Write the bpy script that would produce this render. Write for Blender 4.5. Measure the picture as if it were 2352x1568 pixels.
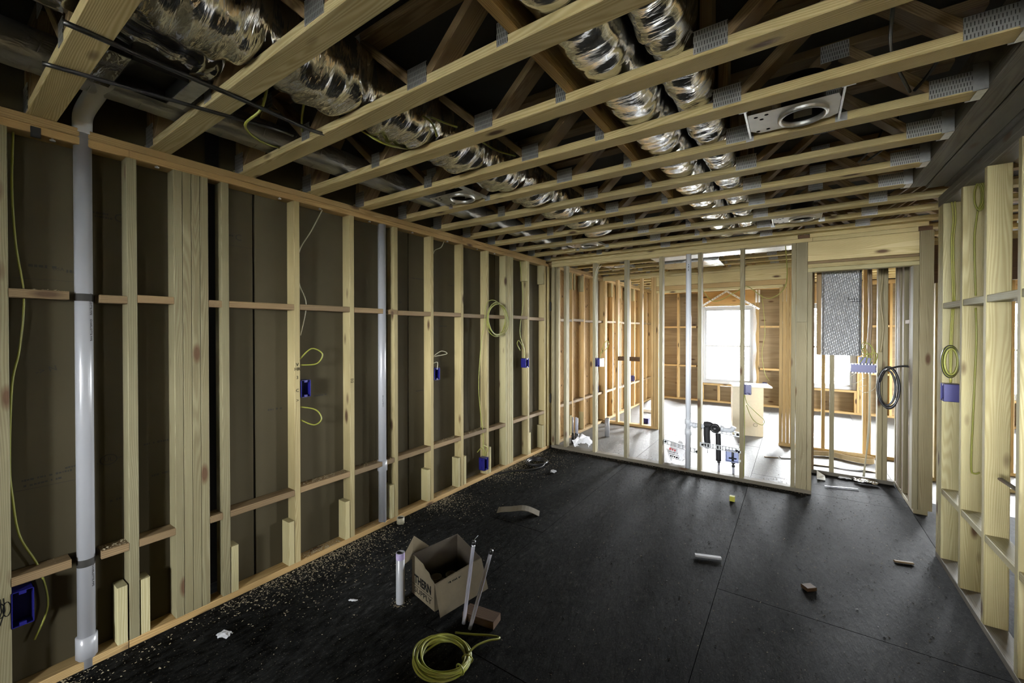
import bpy, bmesh, math, random
from mathutils import Vector, Matrix

for o in list(bpy.data.objects):
    bpy.data.objects.remove(o)
random.seed(7)
SC = bpy.context.scene
COL = SC.collection

# ------------------------------------------------------------------ camera
cd = bpy.data.cameras.new('camera')
cam = bpy.data.objects.new('camera', cd)
COL.objects.link(cam)
cam.location = (0, 0, 1.557)
cam.rotation_euler = (math.radians(90 - 0.470), 0, math.radians(34.42))
cd.sensor_width = 36.0
cd.lens = 947.43 / 2352 * 36
cd.shift_y = -(784 - 767.13) / 2352
cd.clip_start = 0.02
cd.clip_end = 300
SC.camera = cam

# ------------------------------------------------------------------ sky, exposure
SKY = 130.0
w = bpy.data.worlds.new('overcast_sky')
SC.world = w
w.use_nodes = True
bg = w.node_tree.nodes['Background']
bg.inputs['Color'].default_value = (0.93, 0.97, 1.0, 1)
bg.inputs['Strength'].default_value = SKY
SC.view_settings.view_transform = 'Standard'
SC.view_settings.look = 'None'
SC.view_settings.gamma = 1
SC.view_settings.use_curve_mapping = False
SC.view_settings.exposure = 0.75
SC.cycles.max_bounces = 8
SC.cycles.diffuse_bounces = 5
SC.cycles.glossy_bounces = 4
SC.cycles.transparent_max_bounces = 8
SC.cycles.sample_clamp_indirect = 6.0
SC.cycles.caustics_reflective = False
SC.cycles.caustics_refractive = False
SC.cycles.use_denoising = True
SC.cycles.use_adaptive_sampling = True
SC.cycles.adaptive_threshold = 0.02

def portal(c, sx, sy, rot):
    """daylight sampling guide that fills one window opening"""
    l = bpy.data.lights.new('window_portal', 'AREA')
    l.shape = 'RECTANGLE'; l.size = sx; l.size_y = sy
    l.cycles.is_portal = True
    o = bpy.data.objects.new('window_portal', l)
    COL.objects.link(o)
    o.location = c; o.rotation_euler = rot

# ------------------------------------------------------------------ helpers
WM = {}

def put(o, M, parent=None):
    COL.objects.link(o)
    o.matrix_basis = M
    WM[o] = M.copy()
    if parent is not None:
        o.parent = parent
        o.matrix_parent_inverse = WM[parent].inverted()
    return o

def empty(name, loc=(0, 0, 0)):
    o = bpy.data.objects.new(name, None)
    o.empty_display_size = 0.05
    return put(o, Matrix.Translation(Vector(loc)))

def tag(o, label, cat, group=None, kind=None):
    if label: o['label'] = label
    if cat: o['category'] = cat
    if group: o['group'] = group
    if kind: o['kind'] = kind
    return o

def thing(name, label, cat, loc=(0, 0, 0), group=None):
    return tag(empty(name, loc), label, cat, group)

def struct(name, loc=(0, 0, 0)):
    o = empty(name, loc); o['kind'] = 'structure'
    return o

def mesh(name, vs, fs, mat, parent=None, M=None, smooth=False):
    me = bpy.data.meshes.new(name)
    me.from_pydata([tuple(v) for v in vs], [], fs)
    me.materials.append(mat)
    if smooth:
        me.polygons.foreach_set('use_smooth', [True] * len(me.polygons))
    me.update()
    return put(bpy.data.objects.new(name, me), M or Matrix.Identity(4), parent)

CACHE = {}

def prism(L, W, T, c):
    """bevelled stick, long axis on local x"""
    W2, T2 = W / 2, T / 2
    c = min(c, W2 * .6, T2 * .6)
    prof = [(-W2 + c, -T2), (W2 - c, -T2), (W2, -T2 + c), (W2, T2 - c), (W2 - c, T2), (-W2 + c, T2), (-W2, T2 - c), (-W2, -T2 + c)]
    vs = [(-L / 2, y, z) for y, z in prof] + [(L / 2, y, z) for y, z in prof]
    fs = [(i, (i + 1) % 8, 8 + (i + 1) % 8, 8 + i) for i in range(8)]
    fs += [tuple(range(7, -1, -1)), tuple(range(8, 16))]
    return vs, fs

def prism_mesh(name, L, W, T, mat, c=0.003):
    k = (name, round(L, 3), round(W, 3), round(T, 3), mat.name, c)
    if k not in CACHE:
        vs, fs = prism(L, W, T, c)
        me = bpy.data.meshes.new(name)
        me.from_pydata(vs, [], fs)
        me.materials.append(mat)
        me.update()
        CACHE[k] = me
    return CACHE[k]

RX = {'x': Matrix.Identity(4), 'y': Matrix.Rotation(math.pi / 2, 4, 'Z'), 'z': Matrix.Rotation(-math.pi / 2, 4, 'Y')}

def board(name, parent, a, b, mat, axis=None, c=0.003):
    d = [b[i] - a[i] for i in range(3)]
    if axis is None:
        axis = 'xyz'[max(range(3), key=lambda i: d[i])]
    L, W, T = {'x': (d[0], d[1], d[2]), 'y': (d[1], d[0], d[2]), 'z': (d[2], d[1], d[0])}[axis]
    ctr = [(a[i] + b[i]) / 2 for i in range(3)]
    return put(bpy.data.objects.new(name, prism_mesh(name, L, W, T, mat, c)), Matrix.Translation(Vector(ctr)) @ RX[axis], parent)

def stick(name, parent, p0, p1, wid, thk, mat, up=(0, 0, 1), c=0.003):
    p0, p1 = Vector(p0), Vector(p1)
    x = (p1 - p0).normalized()
    y = Vector(up).cross(x).normalized()
    z = x.cross(y)
    M = Matrix((x, y, z)).transposed().to_4x4()
    M.translation = (p0 + p1) / 2
    return put(bpy.data.objects.new(name, prism_mesh(name, (p1 - p0).length, wid, thk, mat, c)), M, parent)

def spline(pts, n=6, closed=False):
    P = [Vector(p) for p in pts]
    N = len(P)
    out = []
    for i in range(N if closed else N - 1):
        if closed:
            a, b, c_, d = P[(i - 1) % N], P[i], P[(i + 1) % N], P[(i + 2) % N]
        else:
            a, b, c_, d = P[max(i - 1, 0)], P[i], P[i + 1], P[min(i + 2, N - 1)]
        for j in range(n):
            t = j / n
            out.append(.5 * ((2 * b) + (c_ - a) * t + (2 * a - 5 * b + 4 * c_ - d) * t * t + (3 * b - a - 3 * c_ + d) * t ** 3))
    if not closed:
        out.append(P[-1])
    return out

def tube_geo(pts, r, n=6, closed=False, flat=1.0, radii=None, cap=True):
    vs, fs = [], []
    N = len(pts)
    prev = None
    for i, p in enumerate(pts):
        q0 = pts[(i - 1) % N] if (closed or i > 0) else p
        q1 = pts[(i + 1) % N] if (closed or i < N - 1) else p
        t = (q1 - q0)
        t = t.normalized() if t.length > 1e-9 else Vector((0, 0, 1))
        if prev is None:
            ref = Vector((0, 0, 1)) if abs(t.z) < .9 else Vector((1, 0, 0))
            u = t.cross(ref).normalized()
        else:
            u = (prev - t * prev.dot(t)).normalized()
        prev = u
        v = t.cross(u)
        rr = radii[i] if radii else r
        for k in range(n):
            a = 2 * math.pi * k / n
            vs.append(p + u * (math.cos(a) * rr) + v * (math.sin(a) * rr * flat))
    for i in range(N if closed else N - 1):
        j = (i + 1) % N
        for k in range(n):
            l = (k + 1) % n
            fs.append((i * n + k, i * n + l, j * n + l, j * n + k))
    if cap and not closed:
        fs.append(tuple(range(n - 1, -1, -1)))
        fs.append(tuple((N - 1) * n + k for k in range(n)))
    return vs, fs

def tube(name, parent, pts, r, mat, n=7, closed=False, smooth_n=6, flat=1.0):
    P = spline(pts, smooth_n, closed) if smooth_n else [Vector(p) for p in pts]
    vs, fs = tube_geo(P, r, n, closed, flat)
    return mesh(name, vs, fs, mat, parent, smooth=True)

def lathe(name, parent, prof, mat, n=20, M=None, smooth=True):
    """prof: (radius, height) pairs; turned about local z"""
    vs, fs = [], []
    for r, z in prof:
        for k in range(n):
            a = 2 * math.pi * k / n
            vs.append((r * math.cos(a), r * math.sin(a), z))
    for i in range(len(prof) - 1):
        for k in range(n):
            l = (k + 1) % n
            fs.append((i * n + k, i * n + l, (i + 1) * n + l, (i + 1) * n + k))
    o = mesh(name, vs, fs, mat, parent, M, smooth)
    return o

def T(x, y, z):
    return Matrix.Translation(Vector((x, y, z)))

def frame_mat(origin, xdir, ydir):
    x = Vector(xdir).normalized(); y = Vector(ydir).normalized(); z = x.cross(y)
    M = Matrix((x, y, z)).transposed().to_4x4()
    M.translation = Vector(origin)
    return M

def lettering(name, parent, body, size, M, mat, align='CENTER', bold=0.0):
    cu = bpy.data.curves.new(name, 'FONT')
    cu.body = body; cu.size = size; cu.align_x = align; cu.align_y = 'CENTER'
    cu.extrude = 0.0004; cu.resolution_u = 2; cu.offset = bold
    o = bpy.data.objects.new(name, cu)
    COL.objects.link(o)
    bpy.context.view_layer.update()
    me = bpy.data.meshes.new_from_object(o.evaluated_get(bpy.context.evaluated_depsgraph_get()))
    bpy.data.objects.remove(o)
    me.materials.clear(); me.materials.append(mat)
    return put(bpy.data.objects.new(name, me), M, parent)

def dash_row(name, parent, origin, xdir, ydir, length, height, mat, seed):
    """a line of print too small to read: short dashes of ink"""
    r_ = random.Random(seed)
    M = frame_mat(origin, xdir, ydir)
    u, vs, fs = -length / 2, [], []
    while u < length / 2:
        w_ = height * r_.uniform(.35, 1.1)
        o = len(vs)
        h0, h1 = -height / 2 * r_.uniform(.6, 1), height / 2 * r_.uniform(.6, 1)
        vs += [(u, h0, 0), (u + w_, h0, 0), (u + w_, h1, 0), (u, h1, 0)]
        fs.append((o, o + 1, o + 2, o + 3))
        u += w_ + height * (r_.uniform(.15, .35) if r_.random() < .8 else 1.0)
    return mesh(name, vs, fs, mat, parent, M)

def join_geo(parts):
    vs, fs = [], []
    for v, f in parts:
        o = len(vs)
        vs += [Vector(q) for q in v]
        fs += [tuple(i + o for i in g) for g in f]
    return vs, fs

def box_geo(a, b):
    vs = [(x, y, z) for x in (a[0], b[0]) for y in (a[1], b[1]) for z in (a[2], b[2])]
    return vs, [(0, 1, 3, 2), (4, 6, 7, 5), (0, 4, 5, 1), (2, 3, 7, 6), (0, 2, 6, 4), (1, 5, 7, 3)]

# ------------------------------------------------------------------ materials
def newmat(name):
    m = bpy.data.materials.new(name)
    m.use_nodes = True
    nt = m.node_tree
    return m, nt, nt.nodes['Principled BSDF'], nt.nodes.new, nt.links.new

def plain(name, col, rough=.5, metal=0.0, noise=0.0, nscale=30, spec=.5, bump=0.0):
    m, nt, b, N, L = newmat(name)
    b.inputs['Roughness'].default_value = rough
    b.inputs['Metallic'].default_value = metal
    b.inputs['Specular IOR Level'].default_value = spec
    b.inputs['Base Color'].default_value = (*col, 1)
    if noise or bump:
        tc = N('ShaderNodeTexCoord'); nz = N('ShaderNodeTexNoise')
        nz.inputs['Scale'].default_value = nscale; nz.inputs['Detail'].default_value = 5
        L(tc.outputs['Object'], nz.inputs['Vector'])
        if noise:
            rp = N('ShaderNodeValToRGB')
            rp.color_ramp.elements[0].position = .3; rp.color_ramp.elements[1].position = .7
            rp.color_ramp.elements[0].color = (*[c * (1 - noise) for c in col], 1)
            rp.color_ramp.elements[1].color = (*[min(1, c * (1 + noise)) for c in col], 1)
            L(nz.outputs['Fac'], rp.inputs['Fac']); L(rp.outputs['Color'], b.inputs['Base Color'])
        if bump:
            bp = N('ShaderNodeBump'); bp.inputs['Strength'].default_value = bump; bp.inputs['Distance'].default_value = .01
            L(nz.outputs['Fac'], bp.inputs['Height']); L(bp.outputs['Normal'], b.inputs['Normal'])
    return m

def wood(name, light, dark, knot=(.09, .05, .025), vary=.22, stain=.0, ring=55.0):
    """sawn softwood, grain along local x; every board gets its own offset and tint"""
    m, nt, b, N, L = newmat(name)
    b.inputs['Roughness'].default_value = .72
    b.inputs['Specular IOR Level'].default_value = .25
    tc = N('ShaderNodeTexCoord'); oi = N('ShaderNodeObjectInfo')
    off = N('ShaderNodeVectorMath'); off.operation = 'MULTIPLY_ADD'
    cmb = N('ShaderNodeCombineXYZ')
    for i, k in enumerate((37.0, 1.7, 2.3)):
        mm = N('ShaderNodeMath'); mm.operation = 'MULTIPLY'; mm.inputs[1].default_value = k
        L(oi.outputs['Random'], mm.inputs[0]); L(mm.outputs[0], cmb.inputs[i])
    off.inputs[1].default_value = (1, 1, 1)
    L(tc.outputs['Object'], off.inputs[0]); L(cmb.outputs[0], off.inputs[2])
    mp = N('ShaderNodeMapping'); mp.inputs['Scale'].default_value = (.07, 1, 1)
    L(off.outputs[0], mp.inputs['Vector'])
    nz = N('ShaderNodeTexNoise'); nz.inputs['Scale'].default_value = 7; nz.inputs['Detail'].default_value = 2
    L(mp.outputs[0], nz.inputs['Vector'])
    add = N('ShaderNodeVectorMath'); add.operation = 'MULTIPLY_ADD'; add.inputs[1].default_value = (.16, .16, .16)
    L(nz.outputs['Color'], add.inputs[0]); L(mp.outputs[0], add.inputs[2])
    wv = N('ShaderNodeTexWave'); wv.wave_type = 'RINGS'; wv.rings_direction = 'X'
    wv.inputs['Scale'].default_value = ring; wv.inputs['Distortion'].default_value = 1.2; wv.inputs['Detail'].default_value = 2
    L(add.outputs[0], wv.inputs['Vector'])
    fib = N('ShaderNodeTexNoise'); fib.inputs['Scale'].default_value = 90; fib.inputs['Detail'].default_value = 3
    L(mp.outputs[0], fib.inputs['Vector'])
    mx = N('ShaderNodeMix'); mx.data_type = 'FLOAT'; mx.inputs['Factor'].default_value = .42
    L(wv.outputs['Fac'], mx.inputs['A']); L(fib.outputs['Fac'], mx.inputs['B'])
    rp = N('ShaderNodeValToRGB')
    rp.color_ramp.elements[0].position = .18; rp.color_ramp.elements[1].position = .78
    rp.color_ramp.elements[0].color = (*light, 1); rp.color_ramp.elements[1].color = (*dark, 1)
    L(mx.outputs['Result'], rp.inputs['Fac'])
    # knots
    kp = N('ShaderNodeMapping'); kp.inputs['Scale'].default_value = (2.6, 7.5, 7.5)
    L(off.outputs[0], kp.inputs['Vector'])
    vo = N('ShaderNodeTexVoronoi'); vo.inputs['Scale'].default_value = 1.0
    L(kp.outputs[0], vo.inputs['Vector'])
    kr = N('ShaderNodeValToRGB'); kr.color_ramp.elements[0].position = .08; kr.color_ramp.elements[1].position = .17
    kr.color_ramp.elements[0].color = (1, 1, 1, 1); kr.color_ramp.elements[1].color = (0, 0, 0, 1)
    L(vo.outputs['Distance'], kr.inputs['Fac'])
    m1 = N('ShaderNodeMix'); m1.data_type = 'RGBA'
    L(kr.outputs['Color'], m1.inputs['Factor']); L(rp.outputs['Color'], m1.inputs['A'])
    m1.inputs['B'].default_value = (*knot, 1)
    # large soft stains
    st = N('ShaderNodeTexNoise'); st.inputs['Scale'].default_value = 3.2; st.inputs['Detail'].default_value = 3
    sm = N('ShaderNodeMapping'); sm.inputs['Scale'].default_value = (.45, 1.6, 1.6)
    L(off.outputs[0], sm.inputs['Vector']); L(sm.outputs[0], st.inputs['Vector'])
    sr = N('ShaderNodeValToRGB'); sr.color_ramp.elements[0].position = .35; sr.color_ramp.elements[1].position = .75
    lo = 1 - vary - stain
    sr.color_ramp.elements[0].color = (1, 1, 1, 1); sr.color_ramp.elements[1].color = (lo, lo * .97, lo * .93, 1)
    L(st.outputs['Fac'], sr.inputs['Fac'])
    m2 = N('ShaderNodeMix'); m2.data_type = 'RGBA'; m2.blend_type = 'MULTIPLY'; m2.inputs['Factor'].default_value = 1
    L(m1.outputs['Result'], m2.inputs['A']); L(sr.outputs['Color'], m2.inputs['B'])
    # board to board tint
    tr = N('ShaderNodeValToRGB')
    tr.color_ramp.elements[0].color = (1 - vary, 1 - vary, 1 - vary, 1); tr.color_ramp.elements[1].color = (1, .96, .9, 1)
    L(oi.outputs['Random'], tr.inputs['Fac'])
    m3 = N('ShaderNodeMix'); m3.data_type = 'RGBA'; m3.blend_type = 'MULTIPLY'; m3.inputs['Factor'].default_value = 1
    L(m2.outputs['Result'], m3.inputs['A']); L(tr.outputs['Color'], m3.inputs['B'])
    L(m3.outputs['Result'], b.inputs['Base Color'])
    bp = N('ShaderNodeBump'); bp.inputs['Strength'].default_value = .15; bp.inputs['Distance'].default_value = .003
    L(mx.outputs['Result'], bp.inputs['Height']); L(bp.outputs['Normal'], b.inputs['Normal'])
    return m

def floor_mat(name, lo, hi, grit, rough=.55, spec=.35):
    m, nt, b, N, L = newmat(name)
    tc = N('ShaderNodeTexCoord')
    geo = N('ShaderNodeNewGeometry')
    big = N('ShaderNodeTexNoise'); big.inputs['Scale'].default_value = 1.1; big.inputs['Detail'].default_value = 6; big.inputs['Roughness'].default_value = .6
    L(geo.outputs['Position'], big.inputs['Vector'])
    st = N('ShaderNodeTexNoise'); st.inputs['Scale'].default_value = 34; st.inputs['Detail'].default_value = 8; st.inputs['Roughness'].default_value = .7
    mp = N('ShaderNodeMapping'); mp.inputs['Scale'].default_value = (1, .35, 1)
    L(geo.outputs['Position'], mp.inputs['Vector']); L(mp.outputs[0], st.inputs['Vector'])
    r1 = N('ShaderNodeValToRGB')
    r1.color_ramp.elements[0].position = .40; r1.color_ramp.elements[1].position = .72
    r1.color_ramp.elements[0].color = (*lo, 1); r1.color_ramp.elements[1].color = (*hi, 1)
    e_ = r1.color_ramp.elements.new(.57); e_.color = (*[a_ * .55 + b_ * .22 for a_, b_ in zip(lo, hi)], 1)
    mx = N('ShaderNodeMix'); mx.data_type = 'FLOAT'; mx.inputs['Factor'].default_value = .62
    L(big.outputs['Fac'], mx.inputs['A']); L(st.outputs['Fac'], mx.inputs['B'])
    L(mx.outputs['Result'], r1.inputs['Fac'])
    # dust and grit
    sp = N('ShaderNodeTexNoise'); sp.inputs['Scale'].default_value = 120; sp.inputs['Detail'].default_value = 3
    L(geo.outputs['Position'], sp.inputs['Vector'])
    r2 = N('ShaderNodeValToRGB'); r2.color_ramp.elements[0].position = .63; r2.color_ramp.elements[1].position = .72
    L(sp.outputs['Fac'], r2.inputs['Fac'])
    m2 = N('ShaderNodeMix'); m2.data_type = 'RGBA'
    L(r2.outputs['Color'], m2.inputs['Factor']); L(r1.outputs['Color'], m2.inputs['A']); m2.inputs['B'].default_value = (*grit, 1)
    L(m2.outputs['Result'], b.inputs['Base Color'])
    b.inputs['Roughness'].default_value = rough
    b.inputs['Specular IOR Level'].default_value = spec
    bp = N('ShaderNodeBump'); bp.inputs['Strength'].default_value = .7; bp.inputs['Distance'].default_value = .006
    L(st.outputs['Fac'], bp.inputs['Height']); L(bp.outputs['Normal'], b.inputs['Normal'])
    return m

def foil_mat(name, col=(.72, .72, .71), rough=.17, stretch=(6, 34, 6), strength=.5, detail=3.5, dist=.7):
    m, nt, b, N, L = newmat(name)
    b.inputs['Metallic'].default_value = .95
    b.inputs['Roughness'].default_value = rough
    b.inputs['Base Color'].default_value = (*col, 1)
    tc = N('ShaderNodeTexCoord'); mp = N('ShaderNodeMapping'); mp.inputs['Scale'].default_value = stretch
    L(tc.outputs['Object'], mp.inputs['Vector'])
    nz = N('ShaderNodeTexNoise'); nz.inputs['Scale'].default_value = 1.0; nz.inputs['Detail'].default_value = detail; nz.inputs['Distortion'].default_value = dist
    L(mp.outputs[0], nz.inputs['Vector'])
    bp = N('ShaderNodeBump'); bp.inputs['Strength'].default_value = strength; bp.inputs['Distance'].default_value = .02
    L(nz.outputs['Fac'], bp.inputs['Height']); L(bp.outputs['Normal'], b.inputs['Normal'])
    return m

def plate_mat():
    """punched galvanised connector plate: rows of slots in local y/z"""
    m, nt, b, N, L = newmat('punched_galvanised_steel')
    b.inputs['Metallic'].default_value = .75; b.inputs['Roughness'].default_value = .42
    tc = N('ShaderNodeTexCoord'); mp = N('ShaderNodeMapping')
    mp.inputs['Rotation'].default_value = (math.pi / 2, 0, 0)
    L(tc.outputs['Object'], mp.inputs['Vector'])
    br = N('ShaderNodeTexBrick')
    br.inputs['Scale'].default_value = 1; br.inputs['Brick Width'].default_value = .0085; br.inputs['Row Height'].default_value = .019
    br.inputs['Mortar Size'].default_value = .0032; br.inputs['Mortar Smooth'].default_value = .15
    br.inputs['Color1'].default_value = (.05, .05, .05, 1); br.inputs['Color2'].default_value = (.16, .16, .16, 1)
    br.inputs['Mortar'].default_value = (.55, .56, .57, 1)
    L(mp.outputs[0], br.inputs['Vector']); L(br.outputs['Color'], b.inputs['Base Color'])
    bp = N('ShaderNodeBump'); bp.inputs['Strength'].default_value = .6; bp.inputs['Distance'].default_value = .003
    L(br.outputs['Fac'], bp.inputs['Height']); L(bp.outputs['Normal'], b.inputs['Normal'])
    return m

def glass_mat():
    m, nt, b, N, L = newmat('window_glass')
    out = nt.nodes['Material Output']
    tr = N('ShaderNodeBsdfTransparent'); gl = N('ShaderNodeBsdfGlossy'); gl.inputs['Roughness'].default_value = .02
    fr = N('ShaderNodeFresnel'); fr.inputs['IOR'].default_value = 1.3
    mx = N('ShaderNodeMixShader')
    L(fr.outputs[0], mx.inputs[0]); L(tr.outputs[0], mx.inputs[1]); L(gl.outputs[0], mx.inputs[2])
    L(mx.outputs[0], out.inputs['Surface'])
    return m

def plastic_film():
    m, nt, b, N, L = newmat('clear_plastic_film')
    out = nt.nodes['Material Output']
    tr = N('ShaderNodeBsdfTransparent')
    b.inputs['Base Color'].default_value = (.85, .85, .88, 1); b.inputs['Roughness'].default_value = .25
    mx = N('ShaderNodeMixShader'); mx.inputs[0].default_value = .55
    L(tr.outputs[0], mx.inputs[1]); L(b.outputs[0], mx.inputs[2]); L(mx.outputs[0], out.inputs['Surface'])
    return m

PINE = wood('yellow_pine', (.68, .59, .34), (.50, .41, .20), vary=.2)
WARM = wood('orange_bounce_lumber', (.56, .41, .20), (.42, .28, .12), vary=.2)  # warm bounced light of the window rooms, put into the wood colour
STUD = wood('spruce_stud', (.45, .385, .205), (.34, .275, .13), vary=.26, stain=.06)
GREENW = wood('greenish_pine', (.45, .41, .24), (.34, .30, .155), vary=.2)
PLATEW = wood('orange_pine_plate', (.43, .30, .135), (.31, .205, .085), vary=.2)
DIMW = wood('dimmed_green_stud', (.215, .20, .12), (.16, .142, .08), vary=.18)  # greener lumber; dimness of the near-left corner is mixed into its colour
PARTW = wood('greyed_partition_stud', (.29, .26, .165), (.215, .185, .11), vary=.2)
GREYW = wood('weathered_grey_beam', (.17, .155, .125), (.11, .10, .08), vary=.25)
BROWNW = wood('brown_web_lumber', (.27, .195, .105), (.18, .12, .06), vary=.3)
DARKW = wood('dark_scrap_wood', (.12, .07, .037), (.07, .038, .02), vary=.2)
PLY = wood('plywood_sheathing', (.42, .27, .12), (.30, .18, .075), vary=.12, stain=.05, ring=9)
PLYGREY = wood('weathered_plywood', (.26, .205, .13), (.215, .165, .10), vary=.15, stain=.1, ring=9)
GYP = plain('brown_gypsum_paper', (.056, .046, .026), .85, noise=.10, nscale=2.2, spec=.15)
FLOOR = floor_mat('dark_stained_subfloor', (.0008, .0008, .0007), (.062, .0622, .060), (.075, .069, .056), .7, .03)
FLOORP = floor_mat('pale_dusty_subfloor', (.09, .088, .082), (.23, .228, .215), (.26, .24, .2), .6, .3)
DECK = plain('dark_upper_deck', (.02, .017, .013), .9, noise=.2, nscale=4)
FOIL = foil_mat('crinkled_silver_foil')
FOIL2 = foil_mat('scrim_foil', rough=.16, stretch=(8, 16, 8), strength=.3)
FOILB = foil_mat('dark_shiny_wrap', (.42, .42, .43), .14, (9, 5, 9), .5)
GREYWRAP = foil_mat('grey_spiral_wrap', (.42, .42, .41), .42, (40, 18, 40), .25)
PLATE = plate_mat()
GALV = plain('galvanised_steel', (.55, .56, .57), .38, .85, noise=.15, nscale=40)
WHITEM = plain('white_painted_steel', (.75, .76, .78), .4, .1, noise=.05)
DARKM = plain('dark_can_interior', (.03, .03, .032), .35, .6)
PVC = plain('white_pvc', (.25, .252, .265), .28, noise=.04, nscale=6)
GREYPVC = plain('grey_white_pvc', (.60, .62, .66), .3, noise=.04, nscale=6)
PURPLE = plain('purple_primer', (0.3, 0.252, 0.396), .35, noise=.15, nscale=40)
BLUE = plain('blue_plastic', (0.0084, 0.0078, 0.102), .38)
YELLOW = plain('yellow_cable_jacket', (.20, .205, .03), .42)
CREAM = plain('pale_cable_jacket', (0.36, 0.336, 0.24), .45)
BLACK = plain('black_rubber', (.012, .012, .013), .35)
BLACKM = plain('black_fabric_wrap', (.014, .014, .016), .7)
INK = plain('black_ink', (.004, .0038, .0035), .9, spec=.1)
FAINT = plain('faded_ink', (.013, .011, .008), .8)
CARD = plain('brown_cardboard', (.095, .075, .044), .85, noise=.08, nscale=25)
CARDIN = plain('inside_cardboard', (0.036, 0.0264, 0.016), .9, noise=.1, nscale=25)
CUPM = plain('translucent_cup_plastic', (.11, .09, .06), .35, noise=.1)
PAPER = plain('crumpled_white_paper', (0.396, 0.396, 0.407), .7, noise=.08, nscale=50)
WHITEB = plain('white_foam_board', (.80, .79, .74), .8, noise=.04)
VINYL = plain('white_window_vinyl', (.42, .43, .44), .35)
GLASS = glass_mat()
FILM = plastic_film()
SHAV = plain('pale_wood_shavings', (0.31, 0.26, 0.165), .85, noise=.3, nscale=300)
PEX = plain('milky_white_tubing', (.30, .305, .35), .3)
TAN = plain('tan_cardboard_strip', (0.416, 0.32, 0.176), .8, noise=.08)
REDINK = plain('red_print', (.45, .04, .05), .6)
YBLOCK = plain('yellow_foam', (0.385, 0.364, 0.042), .7)
GROUND = plain('outdoor_ground', (.30, .30, .27), .9, noise=.2, nscale=1)

# ------------------------------------------------------------------ dimensions
H = 2.477           # underside of the ceiling trusses
XL = -2.685         # room face of the left studs
XLB = -2.774        # gypsum behind them
S = .4064
YF = 4.828          # near face of the open partition
YW = 6.65           # second partition plane
YE = 9.88           # inner face of the window wall
YB = -4.2           # inner face of the wall behind the camera
XR = .8115          # room face of the right studs
XE = 4.6            # inner face of the far right wall
PT = .038

# ================================================================== FLOOR
fl = mesh('floor', *box_geo((-3.1, YB - .2, -.10), (XE + .2, YE + .2, -.021)), DECK)
fl['kind'] = 'structure'
xs = [-.38 + 1.22 * i for i in range(-3, 5)]
for ci, x0 in enumerate(xs):
    off = 2.75 if (ci % 2 == 1) else 2.75 + 1.22
    y = off - 2.44 * 5
    while y < YE + .1:
        a = (max(x0 + .0015, -2.95), max(y + .0015, YB - .15), -.02)
        b = (min(x0 + 1.2185, XE + .15), min(y + 2.4385, YE + .15), random.uniform(-.0012, .0))
        if b[0] - a[0] > .05 and b[1] - a[1] > .05:
            # the window rooms beyond the partition have a paler, dustier floor
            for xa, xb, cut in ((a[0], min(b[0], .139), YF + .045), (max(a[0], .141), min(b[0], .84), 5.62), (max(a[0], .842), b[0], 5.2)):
                if xb - xa < .01:
                    continue
                whole = a[0] < .1 < b[0] and b[1] <= YF + .045
                if whole and xa > .1:
                    continue
                if whole:
                    xb = b[0]
                lo, hi = a[1], b[1]
                top = YF + .045
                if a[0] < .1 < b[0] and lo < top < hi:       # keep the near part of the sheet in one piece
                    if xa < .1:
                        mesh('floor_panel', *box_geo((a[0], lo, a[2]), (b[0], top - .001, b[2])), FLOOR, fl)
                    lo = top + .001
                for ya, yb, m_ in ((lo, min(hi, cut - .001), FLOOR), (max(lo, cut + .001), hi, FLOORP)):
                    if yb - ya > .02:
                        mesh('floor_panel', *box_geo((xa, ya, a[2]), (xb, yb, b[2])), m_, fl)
        y += 2.44
gr = mesh('outdoor_ground', *box_geo((-60, -60, -.60), (60, 70, -.5)), GROUND)
gr['kind'] = 'structure'

# ================================================================== LEFT WALL
wl = struct('wall_left')
# stud right edges run on a 16 inch grid
def left_stud(y1, mat=None, x0=XLB, z1=H - 2 * PT):
    return board('stud', wl, (x0, y1 - PT, PT), (XL, y1, z1), mat or STUD)
KY = {k: .2316 + S * k for k in range(-14, 24)}
for k, y in KY.items():
    if k in (2, 9) or abs(y - PT / 2 - (YF + .045)) < .09:
        continue
    if YB + .05 < y < YE - .05:
        left_stud(y, WARM if y > 4.9 else DIMW if y < .7 else None)
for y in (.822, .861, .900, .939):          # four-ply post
    left_stud(y, DIMW)
left_stud(1.040, DIMW)
for y in (3.827, 3.866, 3.905, 3.944):      # second built-up post
    left_stud(y, GREENW)
for y in (4.80, 4.955):
    left_stud(y)
# plates: doubled on top, single below, butt joints where the photograph shows them
for a, b in ((YB, .61), (.612, 2.9), (2.902, 4.77), (4.9, YE)):
    board('top_plate', wl, (XLB, a, H - 2 * PT), (XL, b, H - PT - .001), PLATEW)
for a, b in ((YB, 1.9), (1.902, 3.06), (3.062, 4.70), (4.9, YE)):
    board('top_plate', wl, (XLB, a, H - PT), (XL, b, H), PLATEW)
for a, b in ((YB, .595), (.598, 4.79), (4.93, YE)):
    board('bottom_plate', wl, (XLB, a, 0), (XL, b, PT), PLATEW)
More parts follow.
